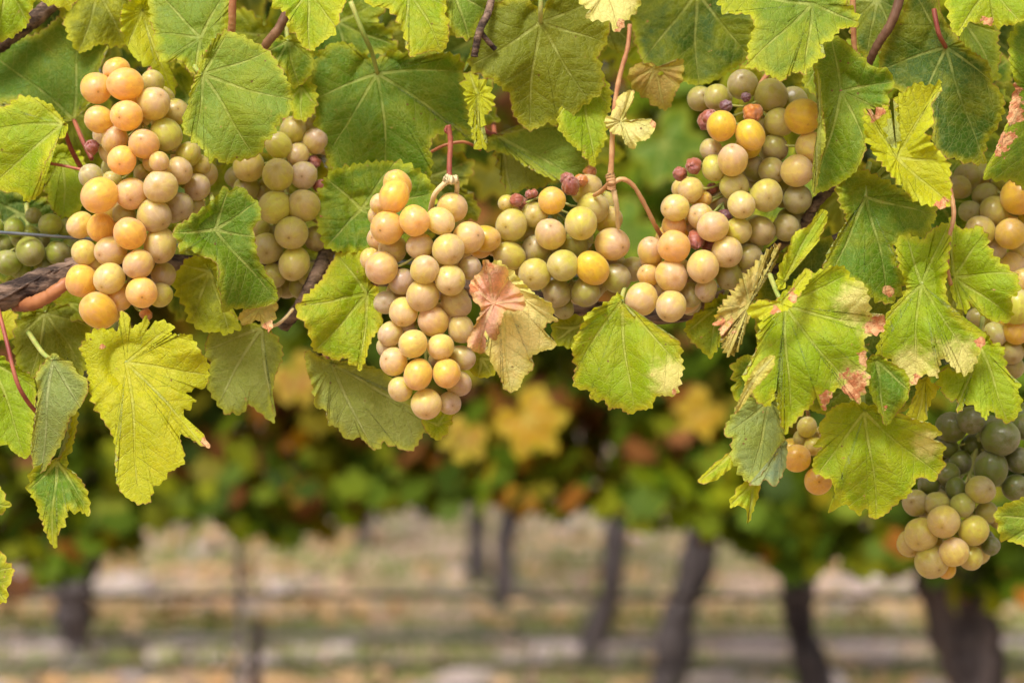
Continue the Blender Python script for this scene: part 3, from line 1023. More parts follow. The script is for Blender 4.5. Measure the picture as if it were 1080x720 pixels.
w_ = line_thing('trellis_wire', 'bluish grey trellis wire running behind the amber bunch', 'wire', 0.0, 0.0, 0.00085, 0.0, M_WIRE, None, 0.0, 1.2)
pa, pb = P3(0, 245, 0.034), P3(82, 251, 0.052)
dv = Vector(pb - pa).normalized()
w_.rotation_euler = (0, math.asin(-dv.z), math.atan2(dv.y, dv.x))
w_.location = Vector(pa) - dv * 0.35


# ================================================================== TRACED LEAVES (photo px, depth in mm behind the fruit plane)
leaf('large deep green leaf filling the upper corner behind the amber bunch', (78, 127), 58, 'green', 0.25, [(92, 112), (100, 85), (113, 48), (105, 22), (85, 12), (62, 18), (40, 35), (15, 38), (-12, 42), (-28, 80), (-12, 108), (20, 108), (45, 120), (66, 131)], tilt=(.1, .3), pet=[(88, 150, 45), (97, 168, 40)], petm=M_PET_R)
leaf('yellow-edged lime leaf at the frame edge, level with the amber bunch top', (66, 131), 24, 'lime', 0.8, [(62, 120), (45, 106), (22, 101), (5, 112), (-16, 115), (-26, 160), (-10, 195), (8, 203), (20, 203), (28, 213), (42, 205), (42, 190), (48, 172), (60, 150), (72, 138)], tilt=(.25, .2), pet=[(74, 155, 36), (86, 178, 44)], petm=M_PET_R)
leaf('small bright leaf tucked in the extreme upper corner', (5, -16), 30, 'lime', 0.5, [(-20, -22), (20, -26), (38, -5), (32, 12), (30, 25), (12, 40), (-6, 42), (-26, 20)], pet=False)
leaf('narrow yellow leaf tip poking in at the top above the corner leaf', (60, -20), 34, 'yellow', 0.8, [(40, -22), (80, -24), (77, 8), (60, 7), (45, 2)], pet=False)
leaf('mustard olive leaf glowing behind the top of the amber bunch', (104, -10), 66, 'olive', 0.9, [(60, -12), (132, -14), (138, 28), (130, 50), (106, 47), (82, 55), (66, 22)], pet=False)
leaf('bright yellow folded leaf just above the amber bunch shoulder', (150, 12), 44, 'yellow', 0.8, [(128, 10), (150, -5), (165, 22), (174, 58), (186, 90), (180, 103), (171, 95), (165, 76), (145, 64), (131, 42)], tilt=(-.4, .2))
leaf('frosty green leaf hanging from the top edge over the big round one', (212, 40), 22, 'frost', 0.35, [(213, 60), (236, 52), (240, 20), (238, -15), (163, -14), (158, 15), (163, 40), (168, 62), (178, 66), (190, 63), (200, 76), (212, 78)], tilt=(-.1, .5), pet=False, cup=.3)
leaf('broad rounded frosty green leaf covering the amber bunch shoulder', (214, 79), 0, 'frost', 0.3, [(214, 62), (222, 45), (236, 33), (252, 36), (268, 44), (285, 55), (297, 73), (305, 88), (308, 105), (306, 120), (295, 128), (290, 142), (280, 150), (277, 160), (263, 168), (247, 170), (238, 174), (230, 168), (221, 170), (213, 157), (202, 148), (192, 133), (197, 117), (200, 100), (204, 86)], tilt=(.15, .25), cup=.35, wave=.7, amp=1.8)
leaf('lime leaf with pale crinkled tip pointing down from the top edge', (325, -8), 12, 'lime', 0.75, [(286, -16), (362, -16), (358, 20), (352, 36), (344, 42), (334, 50), (330, 54), (320, 50), (312, 38), (303, 30), (303, 15), (290, 8)], tilt=(0, .5), pet=False)
leaf('shaded green leaf wedged behind the broad frosty leaf', (304, 44), 45, 'green', 0.4, [(282, 45), (300, 38), (325, 50), (331, 70), (320, 88), (308, 92), (300, 76), (286, 62)])
leaf('small yellowing leaf peeping beside the frosty leaf edge', (318, 92), 50, 'lime', 1.0, [(303, 88), (325, 82), (335, 100), (330, 122), (315, 128), (305, 112)])
leaf('bright lime leaf with deep notches hanging at top, above the dark star-veined one', (432, -8), 22, 'lime', 0.6, [(380, -18), (467, -16), (470, 10), (474, 35), (468, 54), (455, 54), (440, 58), (432, 60), (427, 40), (418, 20), (405, 8), (390, 6)], tilt=(.1, .5), pet=False)
leaf('very large dark green leaf with star of pale veins above the central bunch', (398, 78), 52, 'green', 0.25, [(398, 62), (385, 58), (365, 45), (345, 48), (334, 62), (325, 85), (328, 110), (335, 140), (345, 165), (352, 185), (366, 196), (386, 206), (408, 212), (432, 204), (452, 192), (456, 170), (454, 152), (466, 141), (490, 138), (506, 155), (503, 135), (497, 120), (492, 100), (490, 80), (485, 60), (460, 55), (432, 56), (412, 54)], tilt=(.05, .2), cup=.4, pet=[(392, 55, 44), (383, 35, 36), (370, 2, 36)], petm=M_PET_G)
leaf('mid green leaf spreading behind the top of the central bunch', (381, 221), 42, 'green', 0.5, [(340, 190), (355, 178), (375, 173), (400, 170), (430, 172), (455, 192), (460, 215), (440, 250), (405, 262), (375, 266), (345, 262), (335, 240), (333, 213)], tilt=(.1, .2), pet=False)
leaf('green leaf wedge at the top between lime and olive neighbours', (478, -12), 30, 'frost', 0.3, [(468, -16), (517, -14), (517, 12), (508, 20), (505, 30), (495, 42), (485, 40), (475, 30), (470, 12)], pet=False)
leaf('big drooping dark olive leaf with toothed tips at top centre', (570, 24), 34, 'olive', 0.25, [(552, -4), (570, 10), (590, -12), (612, -10), (640, -6), (644, 20), (640, 45), (632, 60), (638, 85), (632, 100), (615, 112), (603, 125), (592, 122), (587, 134), (578, 130), (560, 138), (548, 130), (540, 118), (537, 100), (525, 90), (510, 80), (497, 75), (495, 60), (500, 40), (505, 20), (522, 4)], tilt=(0, .1), cup=.6, per=9, pet=[(570, 10, 26), (571, -20, 26)], petm=M_PET_G)
leaf('yellow-olive leaf hanging under the big drooping one toward the tan stalk', (616, 84), 46, 'lime', 0.6, [(598, 95), (612, 78), (635, 82), (645, 95), (643, 120), (638, 150), (630, 165), (625, 177), (612, 160), (600, 150), (588, 130)])
leaf('green leaf lying aslant above the middle green bunch', (522, 142), 60, 'frost', 0.2, [(510, 157), (514, 145), (540, 138), (556, 130), (600, 130), (620, 150), (624, 180), (627, 200), (612, 204), (596, 192), (575, 186), (555, 175), (535, 163)], tilt=(.2, .6))
leaf('pale underside of a leaf showing between central and middle bunches', (530, 152), 74, 'pale', 0.2, [(522, 150), (545, 152), (570, 162), (585, 178), (575, 197), (552, 200), (536, 204), (526, 180)], under=True)
leaf('ragged narrow yellow leaf strip beside the dark star-veined leaf', (504, 100), 30, 'yellow', 0.6, [(492, 76), (505, 80), (518, 95), (521, 110), (512, 125), (508, 140), (514, 154), (508, 159), (500, 150), (496, 130), (492, 110), (488, 90)], amp=3)
leaf('cream and lime withered leaf at top where the tan stalk begins', (640, -10), 8, 'cream', 0.5, [(608, -14), (672, -14), (672, 12), (662, 20), (655, 32), (648, 34), (645, 24), (632, 22), (618, 20), (622, 11), (612, 4)], dry=[(656, 28, 8), (640, 10, 30, 1)], tilt=(0, .4), pet=False)
leaf('dark olive leaf across the top, left of the bright yellow-edged one', (735, -8), 62, 'deep', 0.4, [(665, -16), (802, -16), (797, 30), (790, 60), (775, 72), (755, 85), (735, 90), (720, 86), (705, 80), (690, 77), (675, 60), (667, 30)], tilt=(0, .1), pet=False)
leaf('dry ochre leaf dangling behind the tan stalk', (690, 72), 52, 'tan', 0.1, [(662, 78), (676, 66), (700, 70), (720, 62), (719, 85), (712, 100), (705, 115), (692, 113), (680, 103), (669, 95)], tilt=(0, -.2))
leaf('pale green leaf with bright yellow teeth shading the top of the tall bunch', (857, 4), -8, 'frost', 0.55, [(757, -1), (762, 12), (775, 15), (790, 16), (795, 28), (790, 45), (788, 62), (788, 72), (800, 74), (812, 80), (825, 86), (835, 77), (847, 78), (855, 70), (868, 60), (865, 48), (878, 42), (885, 32), (905, 27), (903, 12), (892, 3), (880, -12), (770, -12)], tilt=(-.15, .5), cup=.2, pet=False)
leaf('smooth green leaf with pale rolled edge beside the tall bunch', (887, 97), 0, 'green', 0.25, [(858, 77), (863, 53), (880, 37), (907, 57), (920, 70), (937, 73), (943, 90), (937, 100), (938, 112), (925, 115), (913, 118), (915, 135), (913, 157), (903, 180), (880, 197), (858, 202), (861, 165), (868, 147), (863, 110)], tilt=(.35, .2), amp=1.4, pet=[(884, 80, 10), (880, 50, 26)])
leaf('large dark leaf with thick pale veins behind the yellow forked one', (998, 50), 26, 'deep', 0.3, [(927, 63), (937, 33), (953, 13), (960, -8), (985, -8), (993, 15), (1003, 30), (1020, 50), (1043, 67), (1045, 83), (1060, 107), (1053, 133), (1042, 147), (1037, 173), (1020, 172), (1007, 168), (987, 160), (983, 133), (975, 112), (953, 99), (933, 83)], tilt=(.3, .2), cup=.5, pet=[(990, 35, 20), (985, 10, 22)])
leaf('shaded leaf showing beyond the dark thick-veined leaf rim', (1018, 24), 42, 'frost', 0.3, [(1005, 25), (1030, 20), (1052, 32), (1053, 48), (1056, 60), (1048, 80), (1035, 70), (1018, 52)])
leaf('yellow forked leaf curled like a claw over the dark leaf', (946, 166), -14, 'yellow', 0.9, [(912, 113), (920, 120), (933, 110), (940, 120), (934, 133), (934, 147), (941, 157), (950, 147), (947, 127), (945, 103), (953, 97), (967, 87), (980, 90), (994, 87), (987, 103), (983, 110), (985, 130), (977, 137), (983, 150), (1000, 170), (1003, 187), (1002, 217), (987, 218), (967, 213), (953, 200), (933, 177), (920, 160), (912, 140)], tilt=(0, .35), cup=-.5, wave=1.6, dry=[(925, 118, 9), (993, 215, 9)], amp=2.4, pet=[(930, 180, 4), (914, 200, 12)], petm=M_PET_G)
leaf('glossy green leaf with red-brown stains under the yellow forked leaf', (913, 208), 6, 'green', 0.35, [(882, 195), (890, 182), (905, 178), (915, 180), (935, 190), (960, 205), (985, 215), (987, 230), (975, 250), (960, 247), (946, 255), (944, 270), (952, 285), (955, 300), (940, 320), (920, 315), (905, 300), (880, 290), (868, 283), (880, 255), (892, 232), (885, 215)], tilt=(-.1, .3), dry=[(950, 279, 6), (938, 306, 7)], pet=[(913, 190, 10), (917, 172, 16)], petm=M_PET_G)
leaf('bright lime leaf with mauve blotches in the far upper corner', (1045, -12), 4, 'lime', 0.6, [(997, 0), (1000, -16), (1095, -16), (1088, 15), (1072, 25), (1058, 28), (1048, 28), (1035, 25), (1020, 25), (1012, 38), (1003, 30), (1000, 15)], tilt=(0, .4), dry=[(1040, 24, 8)], pet=False)
leaf('dark leaf with scorched pink rim at the frame edge beside the thick-veined leaf', (1088, 92), 8, 'green', 0.4, [(1067, 32), (1095, 20), (1095, 190), (1065, 191), (1045, 190), (1037, 184), (1048, 165), (1055, 145), (1062, 130), (1065, 110), (1070, 90), (1064, 60)], tilt=(-.5, .2), dry=[(1068, 118, 16), (1056, 148, 14), (1066, 95, 9)], pet=False)
leaf('bright lime leaf in front of the bunch at the frame edge', (1006, 292), 8, 'lime', 0.35, [(1003, 228), (1012, 240), (1025, 240), (1033, 237), (1043, 250), (1045, 262), (1055, 275), (1068, 285), (1075, 295), (1074, 310), (1067, 315), (1068, 335), (1055, 340), (1040, 336), (1030, 325), (1024, 318), (1020, 330), (1012, 325), (1003, 308), (1000, 280), (1000, 250)], tilt=(.3, .25))
leaf('large lime leaf with scorched pink margin below the tall bunch', (828, 323), -20, 'lime', 0.6, [(822, 312), (840, 296), (860, 287), (880, 280), (893, 283), (897, 292), (912, 300), (917, 318), (920, 333), (933, 333), (930, 350), (912, 357), (914, 373), (914, 392), (918, 400), (914, 408), (905, 424), (890, 413), (882, 410), (868, 433), (862, 412), (858, 425), (843, 440), (828, 456), (822, 437), (818, 415), (812, 428), (800, 425), (790, 410), (784, 400), (797, 370), (802, 340), (815, 326)], tilt=(.2, .3), cup=.5, wave=1.1, fold=1.4, dry=[(903, 405, 16), (872, 424, 11), (928, 345, 13), (912, 378, 9), (916, 345, 8), (905, 320, 22, 1), (925, 345, 18, 1), (905, 405, 22, 1)], pet=[(820, 310, -16), (812, 290, 4)])
leaf('narrow yellow leaf fold with pink tip crossing above the large scorched leaf', (824, 320), -30, 'yellow', 0.8, [(788, 326), (802, 316), (822, 317), (835, 305), (849, 284), (857, 288), (851, 300), (841, 315), (832, 326), (815, 331), (803, 336), (791, 333)], dry=[(836, 312, 8), (818, 328, 6)], amp=1.2, per=6, pet=False)
leaf('slender upright lime leaf beside the tan dried leaf', (828, 296), -12, 'lime', 0.7, [(869, 220), (873, 230), (866, 248), (854, 265), (844, 276), (833, 290), (826, 305), (819, 302), (822, 281), (830, 265), (838, 246), (852, 238), (860, 228)], amp=1.2, tilt=(.4, .2), pet=False)
leaf('shrivelled straw-coloured leaf with frayed fringe under the tall bunch', (790, 322), 6, 'straw', 0.0, [(812, 262), (823, 257), (816, 280), (803, 296), (796, 315), (791, 335), (785, 346), (780, 362), (770, 376), (762, 366), (760, 351), (755, 340), (758, 325), (770, 310), (785, 290), (800, 275)], amp=3.2, per=4.5, dry=[(762, 345, 12)], wave=1.5, pet=False)
leaf('shaded green leaf below the lowest grapes of the tall bunch', (760, 322), 32, 'green', 0.5, [(722, 345), (735, 330), (752, 316), (766, 310), (775, 335), (766, 350), (760, 362), (750, 377), (738, 368), (729, 360)])
leaf('dull grey-green leaf hanging with its tip beside two amber grapes', (812, 424), 2, 'grey', 0.25, [(815, 402), (800, 414), (785, 418), (775, 432), (763, 455), (772, 465), (770, 480), (777, 495), (788, 508), (800, 505), (812, 490), (822, 475), (828, 462), (827, 445), (822, 428)], tilt=(.3, .3), pet=False)
leaf('small green leaf edge left of the large scorched leaf', (795, 390), 14, 'green', 0.5, [(787, 374), (772, 384), (773, 400), (776, 407), (771, 413), (780, 424), (800, 420), (808, 402), (800, 380)], pet=False)
leaf('tiny lance-shaped leaf pointing away at the foot of the right-hand cluster', (771, 479), 6, 'lime', 0.5, [(773, 476), (765, 480), (752, 490), (742, 500), (735, 508), (748, 509), (762, 501), (774, 489)], amp=1, pet=False)
leaf('small pale tattered leaf hanging lowest under the grey-green one', (795, 510), 8, 'lime', 0.6, [(783, 509), (772, 524), (770, 535), (780, 533), (788, 540), (788, 553), (795, 536), (800, 522), (801, 508)], amp=1.4, pet=False)
leaf('bluish underside curl beside two amber grapes', (822, 472), -4, 'blue', 0.0, [(829, 464), (815, 480), (805, 498), (790, 511), (800, 511), (808, 506), (815, 513), (821, 509), (829, 490)], under=True, amp=1, pet=False)
leaf('big five-lobed lime leaf at the bottom of the right-hand cluster', (912, 434), -6, 'lime', 0.5, [(880, 428), (867, 443), (863, 452), (865, 462), (857, 470), (867, 473), (858, 483), (858, 498), (870, 503), (878, 508), (880, 518), (887, 522), (873, 541), (890, 532), (897, 536), (907, 543), (913, 535), (920, 547), (933, 543), (947, 530), (960, 520), (965, 508), (973, 503), (985, 508), (992, 497), (998, 490), (993, 480), (998, 473), (995, 468), (983, 463), (993, 458), (983, 447), (967, 443), (953, 437), (933, 430), (920, 427), (900, 424)], tilt=(.15, .1), cup=.8, fold=1.6, dry=[(978, 468, 14, 1)], amp=1.2, pet=[(910, 420, 2), (908, 400, 12)])
leaf('spade-shaped green leaf with one red spot above the five-lobed leaf', (924, 380), -14, 'green', 0.35, [(915, 378), (927, 374), (940, 382), (955, 392), (960, 408), (955, 425), (945, 437), (935, 449), (928, 436), (922, 424), (916, 410), (912, 394)], tilt=(0, .2), dry=[(934, 430, 4)], amp=1.2, pet=False)
leaf('yellow leaf sliver standing between the spade-shaped and pale-lobed leaves', (976, 402), 10, 'yellow', 0.6, [(966, 400), (979, 399), (990, 410), (984, 420), (978, 434), (972, 450), (958, 446), (960, 428), (966, 412)], pet=False)
leaf('large leaf with cream and pink bleached lower lobes', (972, 300), -10, 'lime', 0.35, [(945, 255), (958, 247), (972, 252), (985, 240), (1000, 235), (1003, 250), (1000, 280), (998, 310), (1008, 330), (1022, 345), (1035, 352), (1040, 358), (1033, 372), (1028, 385), (1020, 395), (1008, 390), (995, 378), (990, 388), (988, 398), (975, 395), (962, 407), (955, 400), (945, 392), (940, 380), (930, 380), (923, 377), (930, 355), (932, 340), (940, 325), (950, 315), (955, 300), (948, 280)], tilt=(.1, .1), cup=.6, fold=1.5, dry=[(972, 402, 9), (1035, 362, 6), (962, 388, 22, 1), (1010, 382, 24, 1), (985, 400, 15, 1)], pet=[(980, 280, -4), (998, 240, 2)], petm=M_PET_G)
leaf('jagged bright green leaf below the frame-edge bunch', (1034, 366), 4, 'lime', 0.3, [(1037, 350), (1047, 360), (1058, 365), (1060, 378), (1065, 395), (1075, 405), (1074, 415), (1078, 425), (1070, 443), (1058, 445), (1045, 433), (1040, 443), (1030, 432), (1018, 425), (1010, 437), (1010, 422), (1003, 423), (992, 412), (988, 403), (990, 390), (1010, 390), (1024, 388)], tilt=(.1, .3))
leaf('green leaf with bright yellow rim at the frame edge near the lowest bunch', (1100, 545), -4, 'frost', 0.5, [(1104, 514), (1078, 525), (1058, 532), (1048, 543), (1052, 555), (1055, 568), (1070, 572), (1082, 576), (1104, 577)], pet=False, amp=1.6)
leaf('lime leaf left of the central bunch, its vein joint beside the grapes', (387, 310), 34, 'lime', 0.6, [(373, 263), (384, 272), (389, 290), (396, 303), (403, 312), (402, 328), (404, 340), (398, 350), (390, 362), (386, 378), (380, 390), (371, 384), (364, 378), (353, 380), (342, 374), (330, 368), (326, 352), (316, 335), (312, 323), (326, 308), (340, 293), (348, 278), (358, 266)], tilt=(-.2, .35))
leaf('fan-shaped lime leaf hanging alone below the middle green bunch', (656, 318), -2, 'lime', 0.35, [(653, 308), (658, 323), (663, 332), (673, 333), (687, 343), (703, 353), (718, 362), (719, 377), (721, 387), (717, 405), (712, 417), (693, 418), (687, 430), (673, 433), (663, 437), (653, 430), (643, 432), (637, 423), (623, 422), (623, 413), (605, 407), (607, 387), (603, 367), (613, 343), (620, 330), (633, 323), (645, 315)], tilt=(.1, .2), cup=.7, fold=1.5, dry=[(712, 414, 4), (708, 398, 20, 1)], pet=[(657, 310, 12), (662, 296, 30)], petm=M_PET_G)
def rolled(parent_label, J, dz, col, pts, **kw):
    o = leaf('x', J, dz, col, 0.3, pts, pet=False, name='rolled_edge', under=True, amp=0.8, per=5, cup=.8, wave=.8, **kw)
    for q in ('label', 'category', 'group'):
        del o[q]
    par = next(x for x in COL.objects if x.get('label', '') == parent_label)
    o.location = o.location - par.location
    o.parent = par


rolled('smooth green leaf with pale rolled edge beside the tall bunch', (865, 130), -9, 'pale', [(860, 74), (865, 82), (867, 110), (871, 145), (867, 165), (861, 198), (857, 203), (858, 165), (862, 140), (862, 105)], tilt=(1.2, 0))
rolled('large lime leaf with scorched pink margin below the tall bunch', (797, 395), -44, 'cream', [(814, 374), (799, 384), (787, 404), (777, 428), (775, 436), (782, 430), (794, 412), (809, 396), (817, 384)], tilt=(.9, 0))
o_curl = leaf('cream-yellow leaf with a withered pink fold beside the central bunch', (526, 300), -12, 'cream', 0.15, [(520, 275), (537, 283), (557, 303), (567, 312), (582, 322), (585, 333), (587, 338), (575, 343), (577, 353), (587, 363), (582, 368), (573, 370), (560, 377), (563, 388), (553, 397), (547, 410), (535, 413), (528, 400), (513, 370), (515, 340), (520, 310)], tilt=(-.2, .3), amp=1.6, per=6, pet=False)
o_fold = leaf('x', (520, 320), -22, 'pink', 0.0, [(510, 273), (520, 278), (535, 283), (537, 295), (547, 305), (553, 315), (553, 325), (543, 328), (533, 327), (530, 335), (527, 345), (523, 360), (515, 370), (503, 372), (492, 362), (500, 345), (507, 325), (500, 318), (495, 303), (500, 292), (508, 285)], tilt=(.5, .2), cup=.3, wave=3.4, fold=1.6, dry=[(498, 300, 10), (515, 282, 6)], amp=1.2, under=True, per=6, pet=False, name='withered_fold')
for k_ in ('label', 'category', 'group'):
    del o_fold[k_]
loc_ = o_fold.location - o_curl.location
o_fold.parent = o_curl
o_fold.location = loc_
leaf('large yellow-lime leaf hanging below the amber bunch, with a long pointed side tooth', (133, 383), -6, 'yellow', 0.5, [(95, 350), (110, 346), (124, 348), (127, 328), (137, 334), (139, 346), (157, 333), (155, 347), (167, 343), (164, 337), (183, 343), (182, 353), (200, 353), (213, 373), (220, 383), (218, 407), (203, 410), (197, 417), (207, 422), (200, 430), (193, 437), (200, 450), (213, 457), (222, 472), (213, 470), (190, 458), (195, 480), (192, 490), (180, 497), (170, 510), (163, 513), (157, 530), (143, 530), (127, 518), (122, 500), (123, 483), (120, 463), (113, 450), (100, 430), (95, 417), (93, 400), (90, 380), (84, 367)], tilt=(.1, .3), cup=.4, dry=[(108, 366, 4), (218, 466, 6)], pet=[(134, 366, 4), (138, 345, 16)])
leaf('narrow pale grey-green leaf with freckles hanging left of the yellow-lime leaf', (56, 380), 0, 'grey', 0.15, [(57, 372), (65, 378), (75, 382), (83, 395), (92, 400), (92, 415), (82, 433), (75, 440), (68, 460), (60, 475), (50, 492), (42, 500), (35, 495), (33, 470), (37, 440), (40, 415), (38, 395), (48, 380)], tilt=(.5, .1), under=True, amp=1.2, pet=[(45, 372, 10), (30, 350, 30)], petm=M_PET_G)
leaf('green leaf with pointed tip hanging just below the freckled grey one', (60, 486), 10, 'green', 0.45, [(50, 487), (62, 482), (70, 470), (78, 430), (82, 440), (77, 470), (70, 490), (83, 503), (92, 517), (95, 543), (85, 540), (75, 540), (73, 535), (68, 553), (60, 565), (57, 577), (50, 567), (42, 545), (37, 528), (30, 520), (31, 500), (38, 492)], tilt=(.2, .2), pet=False)
leaf('bright green leaf at the frame edge with a red stalk crossing it', (-10, 382), 30, 'lime', 0.15, [(-18, 372), (15, 385), (35, 400), (38, 420), (35, 450), (33, 475), (28, 483), (18, 480), (10, 472), (0, 468), (-18, 465)], pet=False)
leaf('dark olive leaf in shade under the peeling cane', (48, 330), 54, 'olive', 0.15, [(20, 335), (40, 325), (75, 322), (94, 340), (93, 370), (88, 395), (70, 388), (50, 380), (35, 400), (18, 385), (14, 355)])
leaf('bright yellow-green leaf glimpse below the red-brown cane', (74, 320), 60, 'lime', 0.6, [(58, 312), (75, 306), (90, 316), (90, 336), (74, 338), (60, 330)], pet=False)
leaf('yellow leaf scrap at the frame edge under the peeling cane', (2, 342), 58, 'yellow', 0.5, [(-15, 330), (14, 328), (20, 342), (14, 356), (-15, 358)], pet=False)
leaf('small leaf tip entering at the frame edge, upper of the two low ones', (-16, 530), 6, 'green', 0.4, [(-26, 510), (0, 513), (5, 523), (10, 530), (4, 540), (-26, 552)], pet=False)
leaf('toothed leaf tip entering at the frame edge, lower of the two', (-16, 605), 6, 'green', 0.5, [(-26, 572), (2, 582), (8, 592), (15, 600), (12, 612), (8, 620), (5, 635), (-26, 630)], pet=False)
leaf('pale green leaf underside hanging between amber and central bunches', (276, 346), 38, 'pale', 0.2, [(222, 350), (240, 343), (262, 340), (282, 345), (296, 362), (298, 378), (291, 395), (287, 420), (290, 445), (282, 442), (272, 434), (264, 428), (258, 432), (253, 438), (245, 435), (240, 438), (232, 430), (225, 420), (218, 405), (221, 385), (216, 370)], tilt=(0, .1), cup=.3, under=True, amp=1.4)
leaf('glossy dark green folded leaf right of the amber bunch', (227, 242), -4, 'green', 0.1, [(182, 243), (195, 232), (213, 220), (222, 213), (230, 205), (236, 196), (243, 200), (255, 197), (265, 207), (273, 215), (275, 230), (268, 240), (270, 255), (272, 270), (280, 285), (290, 300), (293, 315), (285, 322), (262, 327), (247, 325), (236, 330), (233, 315), (230, 300), (231, 285), (225, 275), (212, 270), (198, 263), (190, 268), (187, 255)], tilt=(-.3, .3), cup=.7, fold=1.6, amp=1.5, pet=[(228, 225, 6), (222, 205, 24)], petm=M_PET_G)
leaf('olive-yellow leaf in the shade of the dark folded one', (222, 286), 36, 'olive', 0.8, [(198, 272), (215, 270), (230, 278), (236, 300), (240, 325), (250, 335), (253, 345), (240, 353), (230, 350), (215, 350), (200, 340), (195, 325), (185, 310), (183, 295), (189, 283)])
leaf('dried buff leaf scrap under the dark folded leaf tip', (274, 326), 16, 'straw', 0.0, [(252, 332), (268, 318), (285, 315), (293, 320), (290, 335), (283, 350), (272, 338), (258, 343)], dry=[(284, 345, 8)], wave=1.4, pet=False)
leaf('broad pale underside of a leaf beneath the central bunch', (350, 384), 38, 'pale', 0.15, [(322, 370), (340, 376), (360, 380), (385, 385), (402, 390), (420, 405), (440, 428), (470, 436), (468, 448), (450, 455), (444, 462), (435, 475), (420, 473), (405, 467), (395, 475), (380, 462), (365, 463), (355, 450), (347, 448), (343, 432), (333, 430), (330, 410), (324, 392)], tilt=(-.3, -.1), cup=.5, under=True, amp=1.8)
leaf('tiny curled green leaf touching the tip of the central bunch', (462, 448), 26, 'lime', 0.4, [(446, 440), (470, 430), (474, 418), (482, 424), (478, 440), (476, 448), (464, 464), (450, 456)], amp=1.4, pet=False)
leaf('small olive leaf between central bunch tip and pale curled leaf', (508, 378), 34, 'olive', 0.5, [(497, 368), (512, 366), (527, 374), (524, 390), (515, 398), (500, 396), (494, 384)], amp=1, pet=False)
leaf('shaded leaf remnant under the middle green bunch', (604, 346), 40, 'olive', 0.3, [(583, 340), (600, 334), (622, 332), (627, 345), (618, 362), (604, 366), (585, 362)], pet=False)
leaf('bright green leaf patch left of the amber bunch, under red leafstalks', (66, 168), 62, 'lime', 0.6, [(48, 160), (66, 152), (88, 166), (92, 200), (82, 225), (64, 230), (52, 216), (46, 190)], pet=False)
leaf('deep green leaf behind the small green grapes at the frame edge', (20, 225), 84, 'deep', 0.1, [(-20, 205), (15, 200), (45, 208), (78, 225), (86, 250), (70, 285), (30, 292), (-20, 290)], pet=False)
leaf('dark green leaf behind the brown shoots at top, beside the pale rolled edge', (925, 0), 44, 'deep', 0.3, [(898, -14), (948, -14), (954, 20), (934, 50), (914, 60), (898, 42)], pet=False)
leaf('shaded green leaf closing the gap between the tall bunch and the big green leaf', (872, 60), 50, 'green', 0.3, [(848, 90), (850, 70), (866, 52), (882, 40), (894, 60), (890, 90), (876, 110)], pet=False)
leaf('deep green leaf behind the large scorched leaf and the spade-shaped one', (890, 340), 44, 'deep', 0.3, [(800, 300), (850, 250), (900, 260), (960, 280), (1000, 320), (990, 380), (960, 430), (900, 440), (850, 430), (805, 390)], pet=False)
leaf('small torn leaf caught on the tan stalk, bleached to straw', (655, 128), 0, 'cream', 0.0, [(637, 127), (645, 120), (648, 108), (656, 99), (668, 95), (667, 108), (660, 120), (664, 128), (672, 126), (689, 127), (691, 135), (683, 147), (672, 150), (670, 157), (662, 155), (655, 143), (645, 141)], tilt=(0, .3), wave=1.8, amp=.8, per=5, dry=[(690, 132, 5)], pet=False)


# ================================================================== GRAPES
import bmesh


def grape_mesh(v_=0):
    rs = np.random.RandomState(v_ + 40)
    ph = rs.rand(6) * 6.28
    b = bmesh.new()
    bmesh.ops.create_uvsphere(b, u_segments=36, v_segments=22, radius=1)
    for v in b.verts:
        z = v.co.z
        x, y = v.co.x, v.co.y
        f = 1 + 0.020 * math.sin(2.3 * x + ph[0]) * math.cos(2.1 * y + ph[1]) + 0.022 * math.sin(2.6 * z + ph[2] + x) + 0.010 * math.sin(5 * y + ph[3] + 3 * z)
        v.co = Vector((x * f, y * f, z * f * (1.0 + 0.05 * math.sin(ph[4])) - (0.03 if z > 0.97 else 0)))
    me = bpy.data.meshes.new('grape')
    b.to_mesh(me); b.free()
    for p in me.polygons:
        p.use_smooth = True
    me.materials.append(M_GRAPE)
    return me


def raisin_mesh():
    b = bmesh.new()
    bmesh.ops.create_uvsphere(b, u_segments=36, v_segments=24, radius=1)
    for v in b.verts:
        c = v.co
        an = math.atan2(c.y, c.x)
        f = 1 - 0.12 * abs(math.sin(an * 1.5 + 1.5 * c.z)) - 0.07 * abs(math.sin(an * 2 + c.z * 7)) + 0.06 * math.sin(c.x * 7 + c.y * 5)
        v.co = Vector((c.x * f, c.y * f, c.z * (0.92 + 0.1 * math.sin(an * 3))))
    me = bpy.data.meshes.new('shrivelled_grape')
    b.to_mesh(me); b.free()
    for p in me.polygons:
        p.use_smooth = True
    me.materials.append(M_RAISIN)
    return me


GMS, RM = [grape_mesh(i) for i in range(6)], raisin_mesh()
GC = {
    'o': (0.76, 0.52, 0.17), 'p': (0.66, 0.53, 0.27), 'y': (0.68, 0.49, 0.09), 'g': (0.56, 0.51, 0.16), 'v': (0.36, 0.40, 0.09),
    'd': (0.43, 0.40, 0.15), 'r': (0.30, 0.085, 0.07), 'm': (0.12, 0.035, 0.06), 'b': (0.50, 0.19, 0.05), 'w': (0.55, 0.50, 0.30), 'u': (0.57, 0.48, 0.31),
    'k': (0.15, 0.18, 0.04),  # unripe green, darkened to paint in the shade of the dense leaves
}


